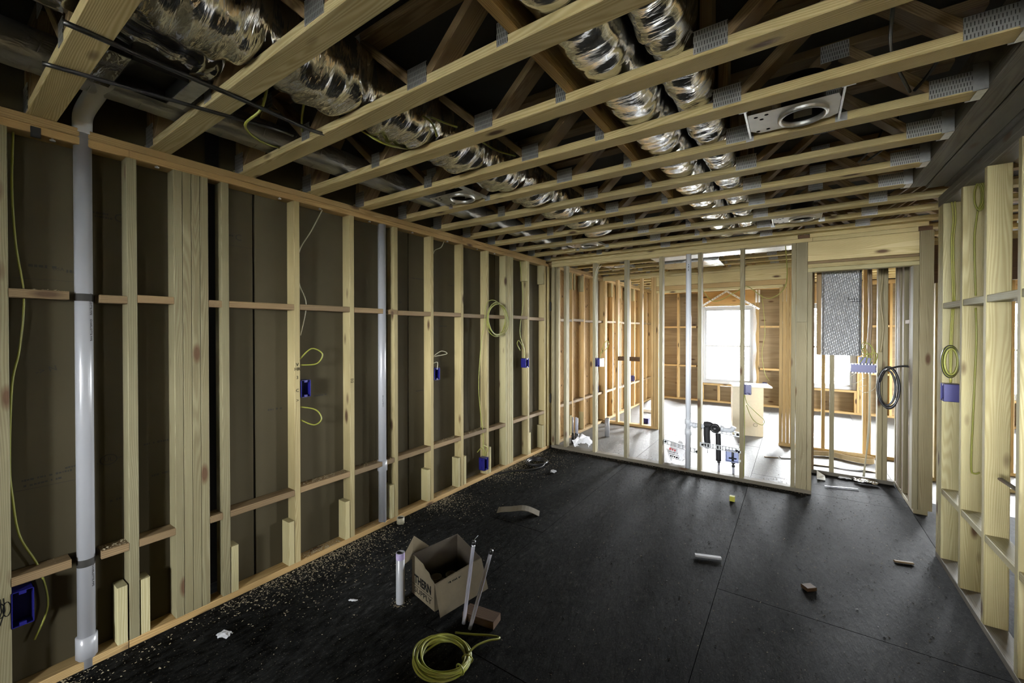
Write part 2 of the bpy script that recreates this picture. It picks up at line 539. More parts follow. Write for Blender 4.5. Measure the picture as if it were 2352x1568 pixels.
# horizontal blocking in two rows
def left_block(y0, y1, zc, mat=BROWNW, dz=0, xo=0.0):
    board('blocking', wl, (XLB + .004, y0, zc - PT / 2 + dz), (XL + xo, y1, zc + PT / 2 + dz), mat)
PIPEY = (.455, 2.128)
edges = [(KY[k - 1], KY[k] - PT) for k in range(-12, 24) if k not in (2, 3, 9, 10) and KY[k] < YE]
edges += [(KY[1], .784), (.939, 1.002), (1.04, KY[3] - PT), (KY[8], 3.789), (3.944, KY[10] - PT)]
for zc in (1.711, .503):
    for (a, b) in edges:
        if a < YF < b or b > YE:
            continue
        if a < PIPEY[0] < b:
            left_block(a, PIPEY[0] - .05, zc, dz=.004); left_block(PIPEY[0] + .028 + .02, b, zc, dz=-.004)
        elif a < PIPEY[1] < b:
            left_block(a, PIPEY[1] - .012 if zc > 1 else b, zc)
            if zc > 1: left_block(PIPEY[1] + .052, b + .03, zc - .002, xo=.004)
        else:
            left_block(a, b, zc + random.uniform(-.006, .006))
# short nailers at the foot of the studs: (y0, height)
for y0, hz in ((.556, .315), (.642, .312), (1.044, .305), (1.372, .318), (1.778, .312), (2.186, .306), (2.592, .318),
               (2.998, .320), (3.08, .315), (3.487, .31), (4.30, .30), (4.62, .33), (5.02, .32), (5.43, .32), (5.88, .3)):
    board('nailer', wl, (XLB + .004, y0, PT), (XL - random.choice((0, .004, .0)), y0 + .0375, hz), GREENW, 'z')
# short nailers under the top plate
for y0 in (4.22, 4.62, 5.03, 5.43, 5.55, 5.84, 7.06, 7.47, 7.87, 8.28):
    board('nailer', wl, (XLB + .004, y0, 2.16), (XL - .002, y0 + .0375, H - 2 * PT), GREENW, 'z')
# gypsum sheets with open joints, a wider slot beside the four-ply post
gy = [(YB, -2.46), (-2.447, -1.24), (-1.227, -.02), (-.007, .955), (1.03, 1.203), (1.217, 2.444), (2.460, 3.70), (3.716, 4.87)]
sheets = []
for a, b in gy:
    sheets.append(mesh('gypsum_board', *box_geo((XLB - .018, a, .0), (XLB - .002, b, H + .3)), GYP, wl))
for a, b in ((4.88, 6.1), (6.11, 7.33), (7.34, 8.56), (8.57, YE)):
    mesh('sheathing_panel', *box_geo((XLB - .018, a, 0), (XLB - .002, b, H + .3)), PLY, wl)
mesh('outer_sheathing', *box_geo((-3.02, YB - .2, -.1), (-3.0, YE + .2, 3.0)), DECK, wl)
# printed marks on the paper face
def wallprint(sheet, body, size, y, z, mat=FAINT, tilt=0):
    M = frame_mat((XLB - .0015, y, z), (0, math.cos(tilt), math.sin(tilt)), (0, -math.sin(tilt), math.cos(tilt)))
    lettering('printed_mark', sheet, body, size, M, mat)
s0, s1, s2 = sheets[3], sheets[5], sheets[6]
for (sh, body, size, y, z) in ((s0, 'UL', .030, .547, .925), (s0, 'C', .058, .592, 2.115), (s0, 'c', .018, .508, .915), (s0, 'us', .018, .590, .928),
                               (s0, 'USA', .020, .385, 1.838), (sheets[4], 'C', .052, 1.125, 2.118)):
    wallprint(sh, body, size, y, z)
for n, (sh, y, z, ln, hh, tl) in enumerate(((s0, .33, 1.845, .07, .014, -.02), (s0, .425, 1.832, .03, .014, 0), (s0, .51, 2.125, .09, .012, 0), (s0, .535, 2.108, .06, .010, 0),
                                           (s0, .345, .905, .15, .010, .05), (s0, .335, .880, .12, .010, .05), (s0, .43, .925, .06, .009, .05), (s0, .745, .97, .13, .012, .05), (s0, .76, .80, .10, .014, .05),
                                           (s0, .57, .72, .04, .014, .05), (sheets[4], 1.075, 2.125, .05, .012, 0), (s1, 1.33, 1.05, .08, .014, 0), (s1, 1.64, 1.10, .09, .012, 0), (s1, 2.33, 1.80, .10, .012, 0),
                                           (s2, 2.56, 2.02, .16, .012, 0), (s2, 3.02, 2.0, .12, .012, 0), (s2, 2.88, 1.60, .10, .012, 0), (s2, 2.60, 1.02, .12, .012, 0), (s1, 2.20, .98, .10, .012, 0))):
    dash_row('printed_line', sh, (XLB - .0014, y, z), (0, 1, tl), (0, -tl, 1), ln, hh, FAINT, n)
ringv, ringf = tube_geo([Vector((XLB - .0012, .547 + .03 * math.cos(a), .925 + .024 * math.sin(a))) for a in [i * math.pi / 12 for i in range(24)]], .0022, 5, True)
mesh('printed_mark', ringv, ringf, FAINT, s0)
for y, z, n in ((.36, 1.81, 0), (.33, .885, 1), (1.14, 2.09, 2)):
    mesh('printed_line', *box_geo((XLB - .0016, y - .11, z - .025), (XLB - .001, y + .11, z - .0235)), FAINT, s0)
M = frame_mat((XLB - .0015, .345, 1.38), (0, 1, .25), (0, -.25, 1))
lettering('scribbled_arrow', s0, '-> N', .035, M, FAINT)
# nails and little bolts under the top plate
for y in (.36, .72, 1.33, 1.60, 2.0, 2.43, 2.86, 3.3, 3.6):
    lathe('bolt', wl, [(0, .006), (.009, .005), (.010, 0), (.004, -.001), (.004, -.02)], GALV, 8, T(XL - .012, y, H - 2 * PT - .006) @ Matrix.Rotation(math.pi, 4, 'X'))
wp = mesh('strap_patch', *box_geo((XL, .295, H - .094), (XL + .002, .325, H - .048)), DARKM, wl)

# handwriting on the stud left of the wall box
st3 = [c for c in wl.children if abs(WM[c].translation.y - (KY[3] - PT / 2)) < .003 and c.name.startswith('stud')][0]
for body, z in (('V', 1.335), ('HR', 1.305), ('3', 1.25), ('C', 1.165), ('>', 1.10)):
    lettering('pencil_mark', st3, body, .03, frame_mat((XL + .0008, KY[3] - .019, z), (0, 1, 0), (0, 0, 1)), INK)
st4 = [c for c in wl.children if abs(WM[c].translation.y - (KY[4] - PT / 2)) < .003 and c.name.startswith('stud')][0]
lettering('pencil_mark', st4, 'D2', .028, frame_mat((XL + .0008, KY[4] - .019, 1.19), (0, 0, 1), (0, -1, 0)), INK)
st0 = [c for c in wl.children if abs(WM[c].translation.y - (KY[0] - PT / 2)) < .003 and c.name.startswith('stud')][0]
for cy_, ry_ in ((KY[0] - .030, .011), (KY[0] - .013, .010)):
    vs, fs = tube_geo([Vector((XL + .0006, cy_ + ry_ * math.cos(a), .405 + .030 * math.sin(a))) for a in [i * math.pi / 8 for i in range(16)]], .0016, 4, True)
    mesh('pencil_mark', vs, fs, INK, st0)
for cy_ in (KY[0] - .031, KY[0] - .022):
    vs, fs = tube_geo([Vector((XL + .0006, cy_, .455)), Vector((XL + .0006, cy_ + .004, .40)), Vector((XL + .0006, cy_ - .010, .345))], .0016, 4)
    mesh('pencil_mark', vs, fs, INK, st0)

# ================================================================== OPEN PARTITION WITH ALCOVE OPENING
wf = struct('wall_far')
YP = YF + .089
for x in (-2.669, -2.490, -2.086, -1.683, -1.276, -.868, -.465):
    board('stud', wf, (x, YF, PT), (x + PT, YP, H - 2 * PT), PARTW)
board('stud', wf, (-2.63, YF + .051, PT), (-2.592, YP, H - 2 * PT), PARTW)
# end post beside the alcove
board('post_ply', wf, (-.028, YF, PT), (.009, YP, H - 2 * PT), PARTW)
board('post_ply', wf, (.010, YF + .002, PT), (.099, YF + .040, 1.64), PARTW, 'z')
board('post_ply', wf, (.010, YF + .003, 1.642), (.099, YF + .041, H - 2 * PT), PARTW, 'z')
board('post_ply', wf, (.010, YF + .045, PT), (.099, YP, H - 2 * PT), PARTW, 'z')
board('jack_stud', wf, (.100, YF, PT), (.137, YP, 2.113), PARTW)
board('stud', wf, (.100, YP + .002, PT), (.138, YP + .09, H - 2 * PT), BROWNW)
board('top_plate', wf, (-2.67, YF, H - PT), (.02, YP, H), PINE)
board('top_plate', wf, (.115, YF, H - PT), (.925, YP, H), PINE)
board('top_plate', wf, (.022, YF + .02, H - PT), (.113, YP, H - .002), DARKW)
board('top_plate', wf, (-2.67, YF, H - 2 * PT), (.135, YP, H - PT - .001), PINE)
board('top_plate', wf, (.137, YF, H - 2 * PT), (.86, YP, H - PT - .001), PINE)
board('top_plate', wf, (.862, YF + .012, H - 2 * PT), (.95, YP, H - PT - .001), DARKW)
board('bottom_plate', wf, (-2.67, YF, 0), (.137, YP, PT), GREYW)
# header over the alcove
board('header', wf, (.101, YF + .004, 2.215), (.868, YF + .042, H - 2 * PT - .001), PINE, 'x')
board('header', wf, (.101, YF + .047, 2.215), (.868, YP, H - 2 * PT - .001), STUD, 'x')
board('header_plate', wf, (.101, YF + .012, 2.190), (.868, YP, 2.214), BROWNW, 'x')
board('header_plate', wf, (.101, YF, 2.151), (.868, YP, 2.188), STUD, 'x')
board('header_plate', wf, (.101, YF, 2.113), (.868, YP, 2.150), GREENW, 'x')
# right post of the alcove
board('king_stud', wf, (.869, YF - .002, PT + .002), (.957, YF + .036, H - 2 * PT - .001), PARTW, 'z')
board('jack_stud', wf, (.831, YF, PT), (.868, YP, 2.112), PARTW)
board('king_stud', wf, (.869, YF + .04, PT), (.957, YF + .078, H - 2 * PT - .001), BROWNW, 'z')

# alcove behind: back studs at Y 5.6, right side wall running back
wa = struct('wall_alcove')
board('bottom_plate', wa, (.14, 5.58, 0), (.83, 5.669, PT), GREYW)
board('top_plate', wa, (.14, 5.58, H - PT), (.83, 5.669, H), PARTW)
for x in (.315, .700, .740):
    board('stud', wa, (x, 5.58, PT), (x + .038, 5.669, H - PT), PARTW)
board('stud', wa, (.140, 5.58, PT), (.178, 5.669, H - PT), BROWNW)
board('bottom_plate', wa, (.842, YF + .005, 0), (.931, 5.67, PT), PARTW)
board('top_plate', wa, (.842, YP, H - PT), (.931, 5.67, H), PARTW)
for y, m_ in ((4.96, PARTW), (5.0, BROWNW), (5.25, PARTW), (5.29, BROWNW), (5.42, PARTW), (5.46, BROWNW), (5.50, PARTW), (5.54, BROWNW), (5.62, PARTW)):
    board('stud', wa, (.842, y, PT), (.931, y + .038, H - PT), m_)
mesh('panel', *box_geo((.933, 5.0, 0), (.945, 5.66, H - .02)), PLY, wa)
for y in (5.045,):
    board('blocking', wa, (.85, 5.04, 1.62), (.925, 5.25, 1.658), BROWNW)

# ================================================================== SECOND PARTITION (Y 6.65)
ww = struct('wall_middle')
YQ = YW + .089
for x in (-2.684, -2.46, -2.27, -2.06, -1.88, -1.84):
    board('stud', ww, (x, YW, PT), (x + .037, YQ, H - 2 * PT), WARM)
board('stud', ww, (-1.80, YW, PT), (-1.763, YQ, 2.147), WARM)
board('bottom_plate', ww, (-2.684, YW, 0), (-1.763, YQ, PT), WARM)
board('top_plate', ww, (-2.684, YW, H - PT), (3.2, YQ, H), PINE)
board('top_plate', ww, (-2.684, YW, H - 2 * PT), (3.2, YQ, H - PT - .001), PINE)
board('header', ww, (-1.80, YW - .002, 2.255), (-.09, YW + .036, H - 2 * PT - .001), PINE, 'x')
board('header', ww, (-1.80, YW + .05, 2.150), (-.09, YQ, H - 2 * PT - .001), PINE, 'x')
board('header_plate', ww, (-1.80, YW - .004, 2.184), (-.09, YQ, 2.253), WARM, 'x')
board('header_plate', ww, (-1.80, YW, 2.146), (-.09, YQ, 2.182), PINE, 'x')
for x in (-.172, -.132, -.092, -.052):
    board('stud', ww, (x, YW, PT), (x + .037, YQ, 2.145 if x < -.14 else H - 2 * PT), WARM)
board('bottom_plate', ww, (-.175, YW, 0), (3.2, YQ, PT), WARM)
for x in (.29, .70, .74, 1.10, 1.51, 1.9, 2.3, 2.7, 3.1):
    board('stud', ww, (x, YW, PT), (x + .037, YQ, H - 2 * PT), WARM)
for x in (-1.66, -1.25, -.86, -.5):
    board('strongback_block', ww, (x, YW + .01, H), (x + .038, YQ, H + .3), WARM)
board('blocking', ww, (-2.24, YW + .02, 1.06), (-2.06, YW + .058, 1.13), DARKW, 'x')
board('blocking', ww, (-2.42, YW + .02, 1.06), (-2.28, YW + .058, 1.13), DARKW, 'x')

# ================================================================== RIGHT WALL
wr = struct('wall_right')
XRB = XR + .089
for y in (3.887, 3.926, 3.965, 3.497, 3.129, 2.733) + tuple(2.733 - S * i for i in range(1, 10)):
    board('stud', wr, (XR, y, PT), (XRB, y + PT, H - 2 * PT), GREENW)
board('bottom_plate', wr, (XR, -1.0, 0), (XRB, 4.005, PT), GREYW)
board('top_plate', wr, (XR, -1.0, H - 2 * PT), (XRB, 4.005, H - PT - .001), GREYW)
board('top_plate', wr, (XR, -1.0, H - PT), (XRB, 4.005, H), GREYW)
ry = [3.887, 3.497, 3.129, 2.733] + [2.733 - S * i for i in range(1, 9)]
for zc in (1.722, .487):
    for a, b in zip(ry[1:], ry[:-1]):
        board('blocking', wr, (XR + .002, a + PT, zc - .019), (XRB - .004, b, zc + .019), GREENW)
# flush beam carrying the truss ends
board('beam_ply', wr, (.603, -2.4, H + .002), (.689, 3.66, H + .24), GREYW, 'y', .006)
board('beam_ply', wr, (.694, -2.4, H + .001), (.784, 3.72, H + .24), GREYW, 'y', .006)
board('beam_ply', wr, (.788, -2.4, H + .003), (.90, 3.76, H + .24), GREYW, 'y', .006)
# added half-height wall behind the camera, keeps light off the foreground floor
wk = struct('wall_shade_half')
board('bottom_plate', wk, (-1.5, -.98, 0), (.80, -.891, PT), STUD)
board('top_plate', wk, (-1.5, -.98, 1.06), (.80, -.891, 1.098), STUD)
for i in range(6):
    board('stud', wk, (-1.5 + i * .4064, -.98, PT), (-1.462 + i * .4064, -.891, 1.06), STUD)
mesh('panel', *box_geo((-1.5, -.99, 0), (.80, -.982, 1.098)), PLY, wk)
# added partition, unseen at the rear left, shades the near-left studs and joists
wc = struct('wall_shade_left')
board('bottom_plate', wc, (-2.683, -1.2, 0), (-1.85, -1.111, PT), STUD)
board('top_plate', wc, (-2.683, -1.2, H - PT), (-1.85, -1.111, H - .001), STUD)
for i in range(4):
    board('stud', wc, (-2.683 + i * .265, -1.2, PT), (-2.645 + i * .265, -1.111, H - PT), STUD)
mesh('panel', *box_geo((-2.683, -1.212, 0), (-1.85, -1.202, H - .001)), GYP, wc)
# rooms to the right
wh = struct('wall_hall')
board('bottom_plate', wh, (1.0, 5.97, 0), (XE, 6.059, PT), STUD)
board('top_plate', wh, (.96, 5.97, H - PT), (XE, 6.059, H), STUD)
board('header', wh, (.96, 5.97, 2.05), (2.05, 6.008, H - PT - .001), DARKW, 'x')
board('header', wh, (.96, 6.012, 2.05), (2.05, 6.05, H - PT - .001), BROWNW, 'x')
for x in (.96, 1.195, 2.05, 2.09, 2.5, 2.9, 3.3, 3.7, 4.1):
    board('stud', wh, (x, 5.97, PT), (x + .037, 6.059, 2.049 if x < 2.06 else H - PT), STUD)
board('bottom_plate', wh, (2.0, -1.4, 0), (2.089, 4.3, PT), STUD)
board('top_plate', wh, (2.0, -1.4, H - PT), (2.089, 4.3, H), STUD)
for i in range(15):
    y = -1.4 + S * i
    if y < 4.3:
        board('stud', wh, (2.0, y, PT), (2.089, y + PT, H - PT), PINE)
for zc in (1.5, .75):
    for i in range(13):
        y = -1.4 + S * i
        board('blocking', wh, (2.01, y + PT, zc - .02), (2.08, y + S, zc + .02), STUD)

# ================================================================== OUTER WALLS WITH WINDOWS
def outer_wall(name, axis, pos, out, lo, hi, openings, sheath, depth=.14):
    """studs, plates, sheathing round rectangular openings (u0,u1,z0,z1); out = +1/-1 outward"""
    st = struct(name)
    f, b = pos, pos + out * depth
    n0, n1 = min(f, b), max(f, b)
    s0_, s1_ = (b, b + out * .02)
    s0_, s1_ = min(s0_, s1_), max(s0_, s1_)
    def put_board(nm, u0, u1, z0, z1, mat, ax):
        if axis == 'y':
            board(nm, st, (u0, n0, z0), (u1, n1, z1), mat, {'u': 'x', 'z': 'z'}[ax])
        else:
            board(nm, st, (n0, u0, z0), (n1, u1, z1), mat, {'u': 'y', 'z': 'z'}[ax])
    def panel(u0, u1, z0, z1, mat):
        if axis == 'y':
            mesh('sheathing_panel', *box_geo((u0, s0_, z0), (u1, s1_, z1)), mat, st)
        else:
            mesh('sheathing_panel', *box_geo((s0_, u0, z0), (s1_, u1, z1)), mat, st)
    put_board('bottom_plate', lo, hi, 0, PT, WARM, 'u')
    put_board('top_plate', lo, hi, H - 2 * PT, H, WARM, 'u')
    ops = sorted(openings)
    u = lo
    for (a, b_, z0, z1) in ops + [(hi, hi, 0, 0)]:
        if a - u > .02:
            panel(u, a, -.1, H + .45, sheath)
            n = max(1, int((a - u) / .42))
            for i in range(1, n):
                uu = u + (a - u) * i / n
                put_board('stud', uu - .019, uu + .019, PT, H - 2 * PT, WARM, 'z')
            if u == lo:
                put_board('stud', u, u + PT, PT, H - 2 * PT, WARM, 'z')
            if b_ > a:
                for q in (.04, .08):
                    put_board('king_stud', a - q, a - q + .038, PT, H - 2 * PT, WARM, 'z')
            if u != lo:
                for q in (.002, .042):
                    put_board('king_stud', u + q, u + q + .038, PT, H - 2 * PT, WARM, 'z')
            bz = (.75, 1.62)
            pts_ = [u + .085] + [u + (a - u) * i / n for i in range(1, n)] + [a - .085]
            for p0, p1 in zip(pts_[:-1], pts_[1:]):
                for z in bz:
                    if p1 - p0 > .1:
                        put_board('blocking', p0 + .02, p1 - .02, z, z + .038, WARM, 'u')
        if b_ > a:
            panel(a, b_, -.1, z0 - .02, sheath)
            panel(a, b_, z1 + .02, H + .45, PLY)
            put_board('header', a, b_, z1 + .045, H - 2 * PT - .001, PLYH, 'u')
            put_board('header_plate', a, b_, z1 + .004, z1 + .042, WARM, 'u')
            put_board('sill_plate', a, b_, z0 - .042, z0 - .004, WARM, 'u')
            n = 3
            for i in range(n + 1):
                uu = a + .019 + (b_ - a - .038) * i / n
                put_board('cripple_stud', uu - .019, uu + .019, PT, z0 - .043, WARM, 'z')
        u = b_
    return st

PLYH = wood('orange_header_lumber', (.50, .33, .15), (.40, .25, .105), vary=.12)
WN = [0]
def window(axis, pos, out, u0, u1, z0, z1):
    """double-hung vinyl window set in the opening"""
    WN[0] += 1
    st = struct('window_%d' % WN[0])
    def bx(nm, parent, ua, ub, za, zb, n0, n1, mat, c=.004):
        a_, b_ = pos + out * n0, pos + out * n1
        a_, b_ = min(a_, b_), max(a_, b_)
        if axis == 'y':
            return board(nm, parent, (ua, a_, za), (ub, b_, zb), mat, None, c)
        return board(nm, parent, (a_, ua, za), (b_, ub, zb), mat, None, c)
    f = .055
    bx('frame', st, u0, u0 + f, z0, z1, .06, .15, VINYL)
    bx('frame', st, u1 - f, u1, z0, z1, .06, .15, VINYL)
    bx('frame', st, u0 + f, u1 - f, z1 - f, z1, .06, .15, VINYL)
    bx('frame', st, u0 + f, u1 - f, z0, z0 + f, .06, .15, VINYL)
    zm = (z0 + z1) / 2 - .02
    for za, zb, d0 in ((zm - .02, z1 - f, .11), (z0 + f, zm + .02, .08)):
        s = .04
        sash = bx('sash', st, u0 + f, u0 + f + s, za, zb, d0, d0 + .03, VINYL)
        bx('sash', st, u1 - f - s, u1 - f, za, zb, d0, d0 + .03, VINYL)
        bx('sash', st, u0 + f + s, u1 - f - s, za, za + s, d0, d0 + .03, VINYL)
        bx('sash', st, u0 + f + s, u1 - f - s, zb - s, zb, d0, d0 + .03, VINYL)
        bx('glass_pane', st, u0 + f + s, u1 - f - s, za + s, zb - s, d0 + .012, d0 + .016, GLASS, .0005)
    c = (u0 + u1) / 2; zc = (z0 + z1) / 2; d = pos + out * .17
    if axis == 'y':
        portal((c, d, zc), u1 - u0 - .1, z1 - z0 - .1, (math.pi / 2 * -out, 0, 0))
    else:
        portal((d, c, zc), z1 - z0 - .1, u1 - u0 - .1, (0, math.pi / 2 * out, 0))
    return st

FAR = [(-1.70, -.69, .41, 2.085), (-.07, .95, .45, 2.085), (2.35, 3.35, .45, 2.085)]
REAR = [(-1.85, -.5, .95, 2.25), (-.35, 1.0, .95, 2.25)]
EAST = [(7.0, 8.4, .6, 2.1)]
outer_wall('wall_window', 'y', YE, 1, -2.684, XE, FAR, PLYGREY)
outer_wall('wall_rear', 'y', YB, -1, -2.684, XE, REAR, PLY)
outer_wall('wall_east', 'x', XE, 1, YB, YE, EAST, PLY)
for o_ in FAR: window('y', YE, 1, *o_)
for o_ in REAR: window('y', YB, -1, *o_)
for o_ in EAST: window('x', XE, 1, *o_)

# ================================================================== CEILING TRUSSES
ce = struct('ceiling')
ZT = H + .356
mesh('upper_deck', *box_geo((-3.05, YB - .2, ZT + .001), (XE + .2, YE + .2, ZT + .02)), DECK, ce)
VB = [(-1.97, .062), (-1.19, .104)]
def truss(k):
    y0 = .284 + S * k; y1 = y0 + .089; yc = (y0 + y1) / 2
    long_ = y0 > 3.8
    xr = 2.1 if long_ else .602
    t = empty('floor_truss', (0, yc, H)); t.parent = ce
    board('bottom_chord', t, (-2.772, y0, H + .0005), (xr, y1, H + PT), PINE)
    board('top_chord', t, (-2.772, y0, ZT - PT), (xr, y1, ZT), BROWNW)
    zb, zt = H + PT - .002, ZT - PT + .002
    def web(xa, xb, m=BROWNW):
        stick('web', t, (xa, yc, zb), (xb, yc, zt), .086, .036, m, (0, 1, 0) if False else (math.copysign(1, 1), 0, .001))
    def vweb(x):
        board('web', t, (x - .019, y0 + .001, zb), (x + .019, y1 - .001, zt), BROWNW, 'z')
    vweb(-2.72)
    web(-2.66, -2.40); web(-1.99, -2.31); web(-1.94, -1.63)
    web(-1.22, -1.55); web(-1.15, -.83); vweb(-.79); vweb(-.25)
    web(-.20, .12); web(.46, .17)
    if long_:
        web(.56, .95); web(1.35, 1.0)
    def plate(xa, xb, za=.010, zb_=.088):
        stick('connector_plate', t, (xa, y0 - .0012, H + (za + zb_) / 2), (xb, y0 - .0012, H + (za + zb_) / 2), .002, zb_ - za, PLATE, (0, 0, 1), .0004)
    for xc, hw in ((-1.97, .034), (-1.19, .052), (-.79, .022), (-.235, .052)):
        plate(xc - hw, xc + hw)
    plate(-2.74, -2.64, .004, .115)
    plate(.44, .60 if not long_ else .54, .004, .078)
    for xc in (-1.59, -2.35, -.8, .14):
        stick('connector_plate', t, (xc - .05, y0 - .0012, ZT - .045), (xc + .05, y0 - .0012, ZT - .045), .002, .075, PLATE, (0, 0, 1), .0004)
    if not long_:
        # hanger saddle at the beam
        mesh('joist_hanger', *join_geo([box_geo((.572, y0 - .004, H - .0025), (.602, y1 + .003, H - .0005)),
                                        box_geo((.56, y0 - .004, H - .0025), (.602, y0 - .002, H + .10)),
                                        box_geo((.56, y1 + .001, H - .0025), (.602, y1 + .003, H + .10))]), GALV, t)
    return t
for k in range(-12, 24):
    truss(k)
for a, b in ((-4.9, -1.3), (-1.28, 3.1), (3.12, 4.9), (5.0, 9.8)):
    board('strongback', ce, (-.768, a, H + PT + .001), (-.731, b, H + PT + .138), PLATEW)

print('structure objects', len(bpy.data.objects))

# ================================================================== DUCTS ABOVE THE JOISTS
def duct(name, label, xfun, zc, rx, rz, y0, y1, mat, bulge=.25, crinkle=.006, step=.011, n=32, seed=1, group=None):
    rnd = random.Random(seed)
    vs, fs = [], []
    ny = int((y1 - y0) / step) + 1
    for i in range(ny):
        y = y0 + (y1 - y0) * i / (ny - 1)
        ph = ((y - (.284 + .0445)) / S) % 1.0
        b = 1 + bulge * math.sin(math.pi * ph) ** 1.0
        cx = xfun(y)
        for k in range(n):
            a = 2 * math.pi * k / n
            q = 1 + crinkle / rx * (.45 * math.sin(y * 71 + 2.1 * math.sin(a * 2 + y * 7) + seed) + .35 * math.sin(y * 43 - 1.7 * math.sin(a * 3 + y * 11)) + .3 * math.sin(a * 5 + y * 23))
            se = abs(math.cos(a)) ** .75 * math.copysign(1, math.cos(a)), abs(math.sin(a)) ** .75 * math.copysign(1, math.sin(a))
            vs.append((cx + rx * b * q * se[0], y, zc + rz * (b if se[1] < 0 else 1 + (b - 1) * .3) * q * se[1]))
    for i in range(ny - 1):
        for k in range(n):
            l = (k + 1) % n
            fs.append((i * n + k, (i + 1) * n + k, (i + 1) * n + l, i * n + l))
    fs.append(tuple(range(n))); fs.append(tuple((ny - 1) * n + k for k in range(n - 1, -1, -1)))
    c = Vector((xfun(y0), y0, zc))
    return thing(name, label, 'duct', c, group), [Vector(v) for v in vs], fs, mat

def add_duct(*a, bands=(), **k):
    t, vs, fs, mat = duct(*a, **k)
    mesh('foil_jacket', vs, fs, mat, t, smooth=True)
    return t

DG = 'foil ducts threaded through the trusses'
add_duct('flex_duct', 'crumpled silver flex duct bulging between the joists near the left wall', lambda y: -1.60 + (.06 * (.9 - y) if y < .9 else 0), H + .168,   .122, .118, -.6, 3.85, FOIL, .36, .010, seed=3, group=DG)
add_duct('flex_duct', 'wide quilted foil duct lying against the lengthwise brace board', lambda y: -.592, H + .172, .112, .132, -.9, 4.7, FOIL2, .09, .0035, seed=4, group=DG)
add_duct('flex_duct', 'narrower crinkled foil duct on the right side of the ceiling pair', lambda y: -.362, H + .172, .083, .132, -.9, 4.7, FOIL, .11, .006, seed=5, group=DG)
t = add_duct('flex_duct', 'slim grey spiral wrapped duct above the left wall plate', lambda y: -2.345, H + .122, .074, .074, -.6, 4.75, GREYWRAP, .0, .0012, seed=6, group=DG)
for i in range(34):
    y = -.5 + i * .155
    pts = [Vector((-2.345 + .077 * math.cos(a), y + .02 * math.sin(a), H + .122 + .077 * math.sin(a))) for a in [j * math.pi / 8 for j in range(16)]]
    vs, fs = tube_geo(pts, .0022, 4, True)
    mesh('spiral_ridge', vs, fs, GREYWRAP, t, smooth=True)
t = thing('flex_duct', 'glossy black wrapped duct end beside the register boot', 'duct', (-1.80, .40, H + .1), DG)
P = spline([(-1.90, -.2, H + .20), (-1.88, .30, H + .17), (-1.87, .50, H + .155), (-1.88, .60, H + .15), (-1.90, .67, H + .16)], 8)
vs, fs = tube_geo(P, .10, 22, radii=[.092 + .005 * math.sin(i * 1.1) for i, _ in enumerate(P)])
mesh('wrap', vs, fs, FOILB, t, smooth=True)
# register boot
t = thing('register_boot', 'galvanised register boot open downwards between the first joists', 'duct', (-2.0, .52, H + .02))
b0 = (-2.15, .44, H + .02); b1 = (-1.90, .605, H + .07)
mesh('collar', *join_geo([box_geo(b0, (b1[0], b0[1] + .003, b1[2])), box_geo((b0[0], b1[1] - .003, b0[2]), b1), box_geo(b0, (b0[0] + .003, b1[1], b1[2])), box_geo((b1[0] - .003, b0[1], b0[2]), b1)]), DARKM, t)
mesh('foil_flange', *box_geo((-2.19, .378, H + .018), (-1.90, .439, H + .022)), FOIL2, t)
mesh('steel_flange', *box_geo((-2.15, .606, H + .018), (-1.85, .662, H + .022)), GALV, t)
mesh('top', *box_geo((b0[0], b0[1], b1[2]), (b1[0], b1[1], b1[2] + .004)), DARKM, t)
# far-room duct bits
add_duct('flex_duct', 'silver flex duct seen between joists over the window room', lambda y: -1.35 + .12 * math.sin(y), H + .165, .15, .125, 5.0, 6.5, FOIL, .2, .008, seed=9, group=DG)
t = thing('duct_box', 'flat foil covered duct box under the ceiling of the window room', 'duct', (-1.2, 5.6, H - .05))
mesh('foil_face', *join_geo([box_geo((-1.45, 5.45, H - .075), (-.75, 5.95, H - .003))]), FOIL2, t)
mesh('tape', *join_geo([box_geo((-1.46, 5.44, H - .04), (-.74, 5.445, H - .01))]), GALV, t)
t = thing('sheet_duct', 'long pale metal duct strip below the joists behind the partition', 'duct', (-.7, 5.2, H - .03))
mesh('panel', *box_geo((-1.45, 5.10, H - .048), (-.03, 5.36, H - .003)), GALV, t)

# foil bubble wrapped duct hanging in the alcove
t = thing('wrapped_duct', 'rectangular duct in silver bubble insulation hanging in the alcove', 'duct', (.36, 5.25, 1.313))
def bubble():
    m, nt, b, N, L = newmat('silver_bubble_wrap')
    b.inputs['Metallic'].default_value = .6; b.inputs['Roughness'].default_value = .36; b.inputs['Base Color'].default_value = (.30, .305, .315, 1)
    tc = N('ShaderNodeTexCoord'); mp = N('ShaderNodeMapping'); mp.inputs['Scale'].default_value = (34, 60, 62); mp.inputs['Rotation'].default_value = (0, .35, 0)
    vo = N('ShaderNodeTexVoronoi'); vo.inputs['Scale'].default_value = 1; vo.inputs['Randomness'].default_value = .15
    bp = N('ShaderNodeBump'); bp.inputs['Strength'].default_value = 1.0; bp.inputs['Distance'].default_value = .01; bp.invert = True
    L(tc.outputs['Object'], mp.inputs['Vector']); L(mp.outputs[0], vo.inputs['Vector']); L(vo.outputs['Distance'], bp.inputs['Height']); L(bp.outputs['Normal'], b.inputs['Normal'])
    return m
BUB = bubble()
board('mounting_board', t, (.183, 5.18, 1.315), (.221, 5.23, H - .02), BROWNW)
o = board('jacket', t, (.224, 5.16, 1.315), (.528, 5.40, H - .01), BUB, 'z', .02)
mesh('edge_tape', *box_geo((.5285, 5.17, 1.32), (.5305, 5.39, H - .01)), BLACKM, t)
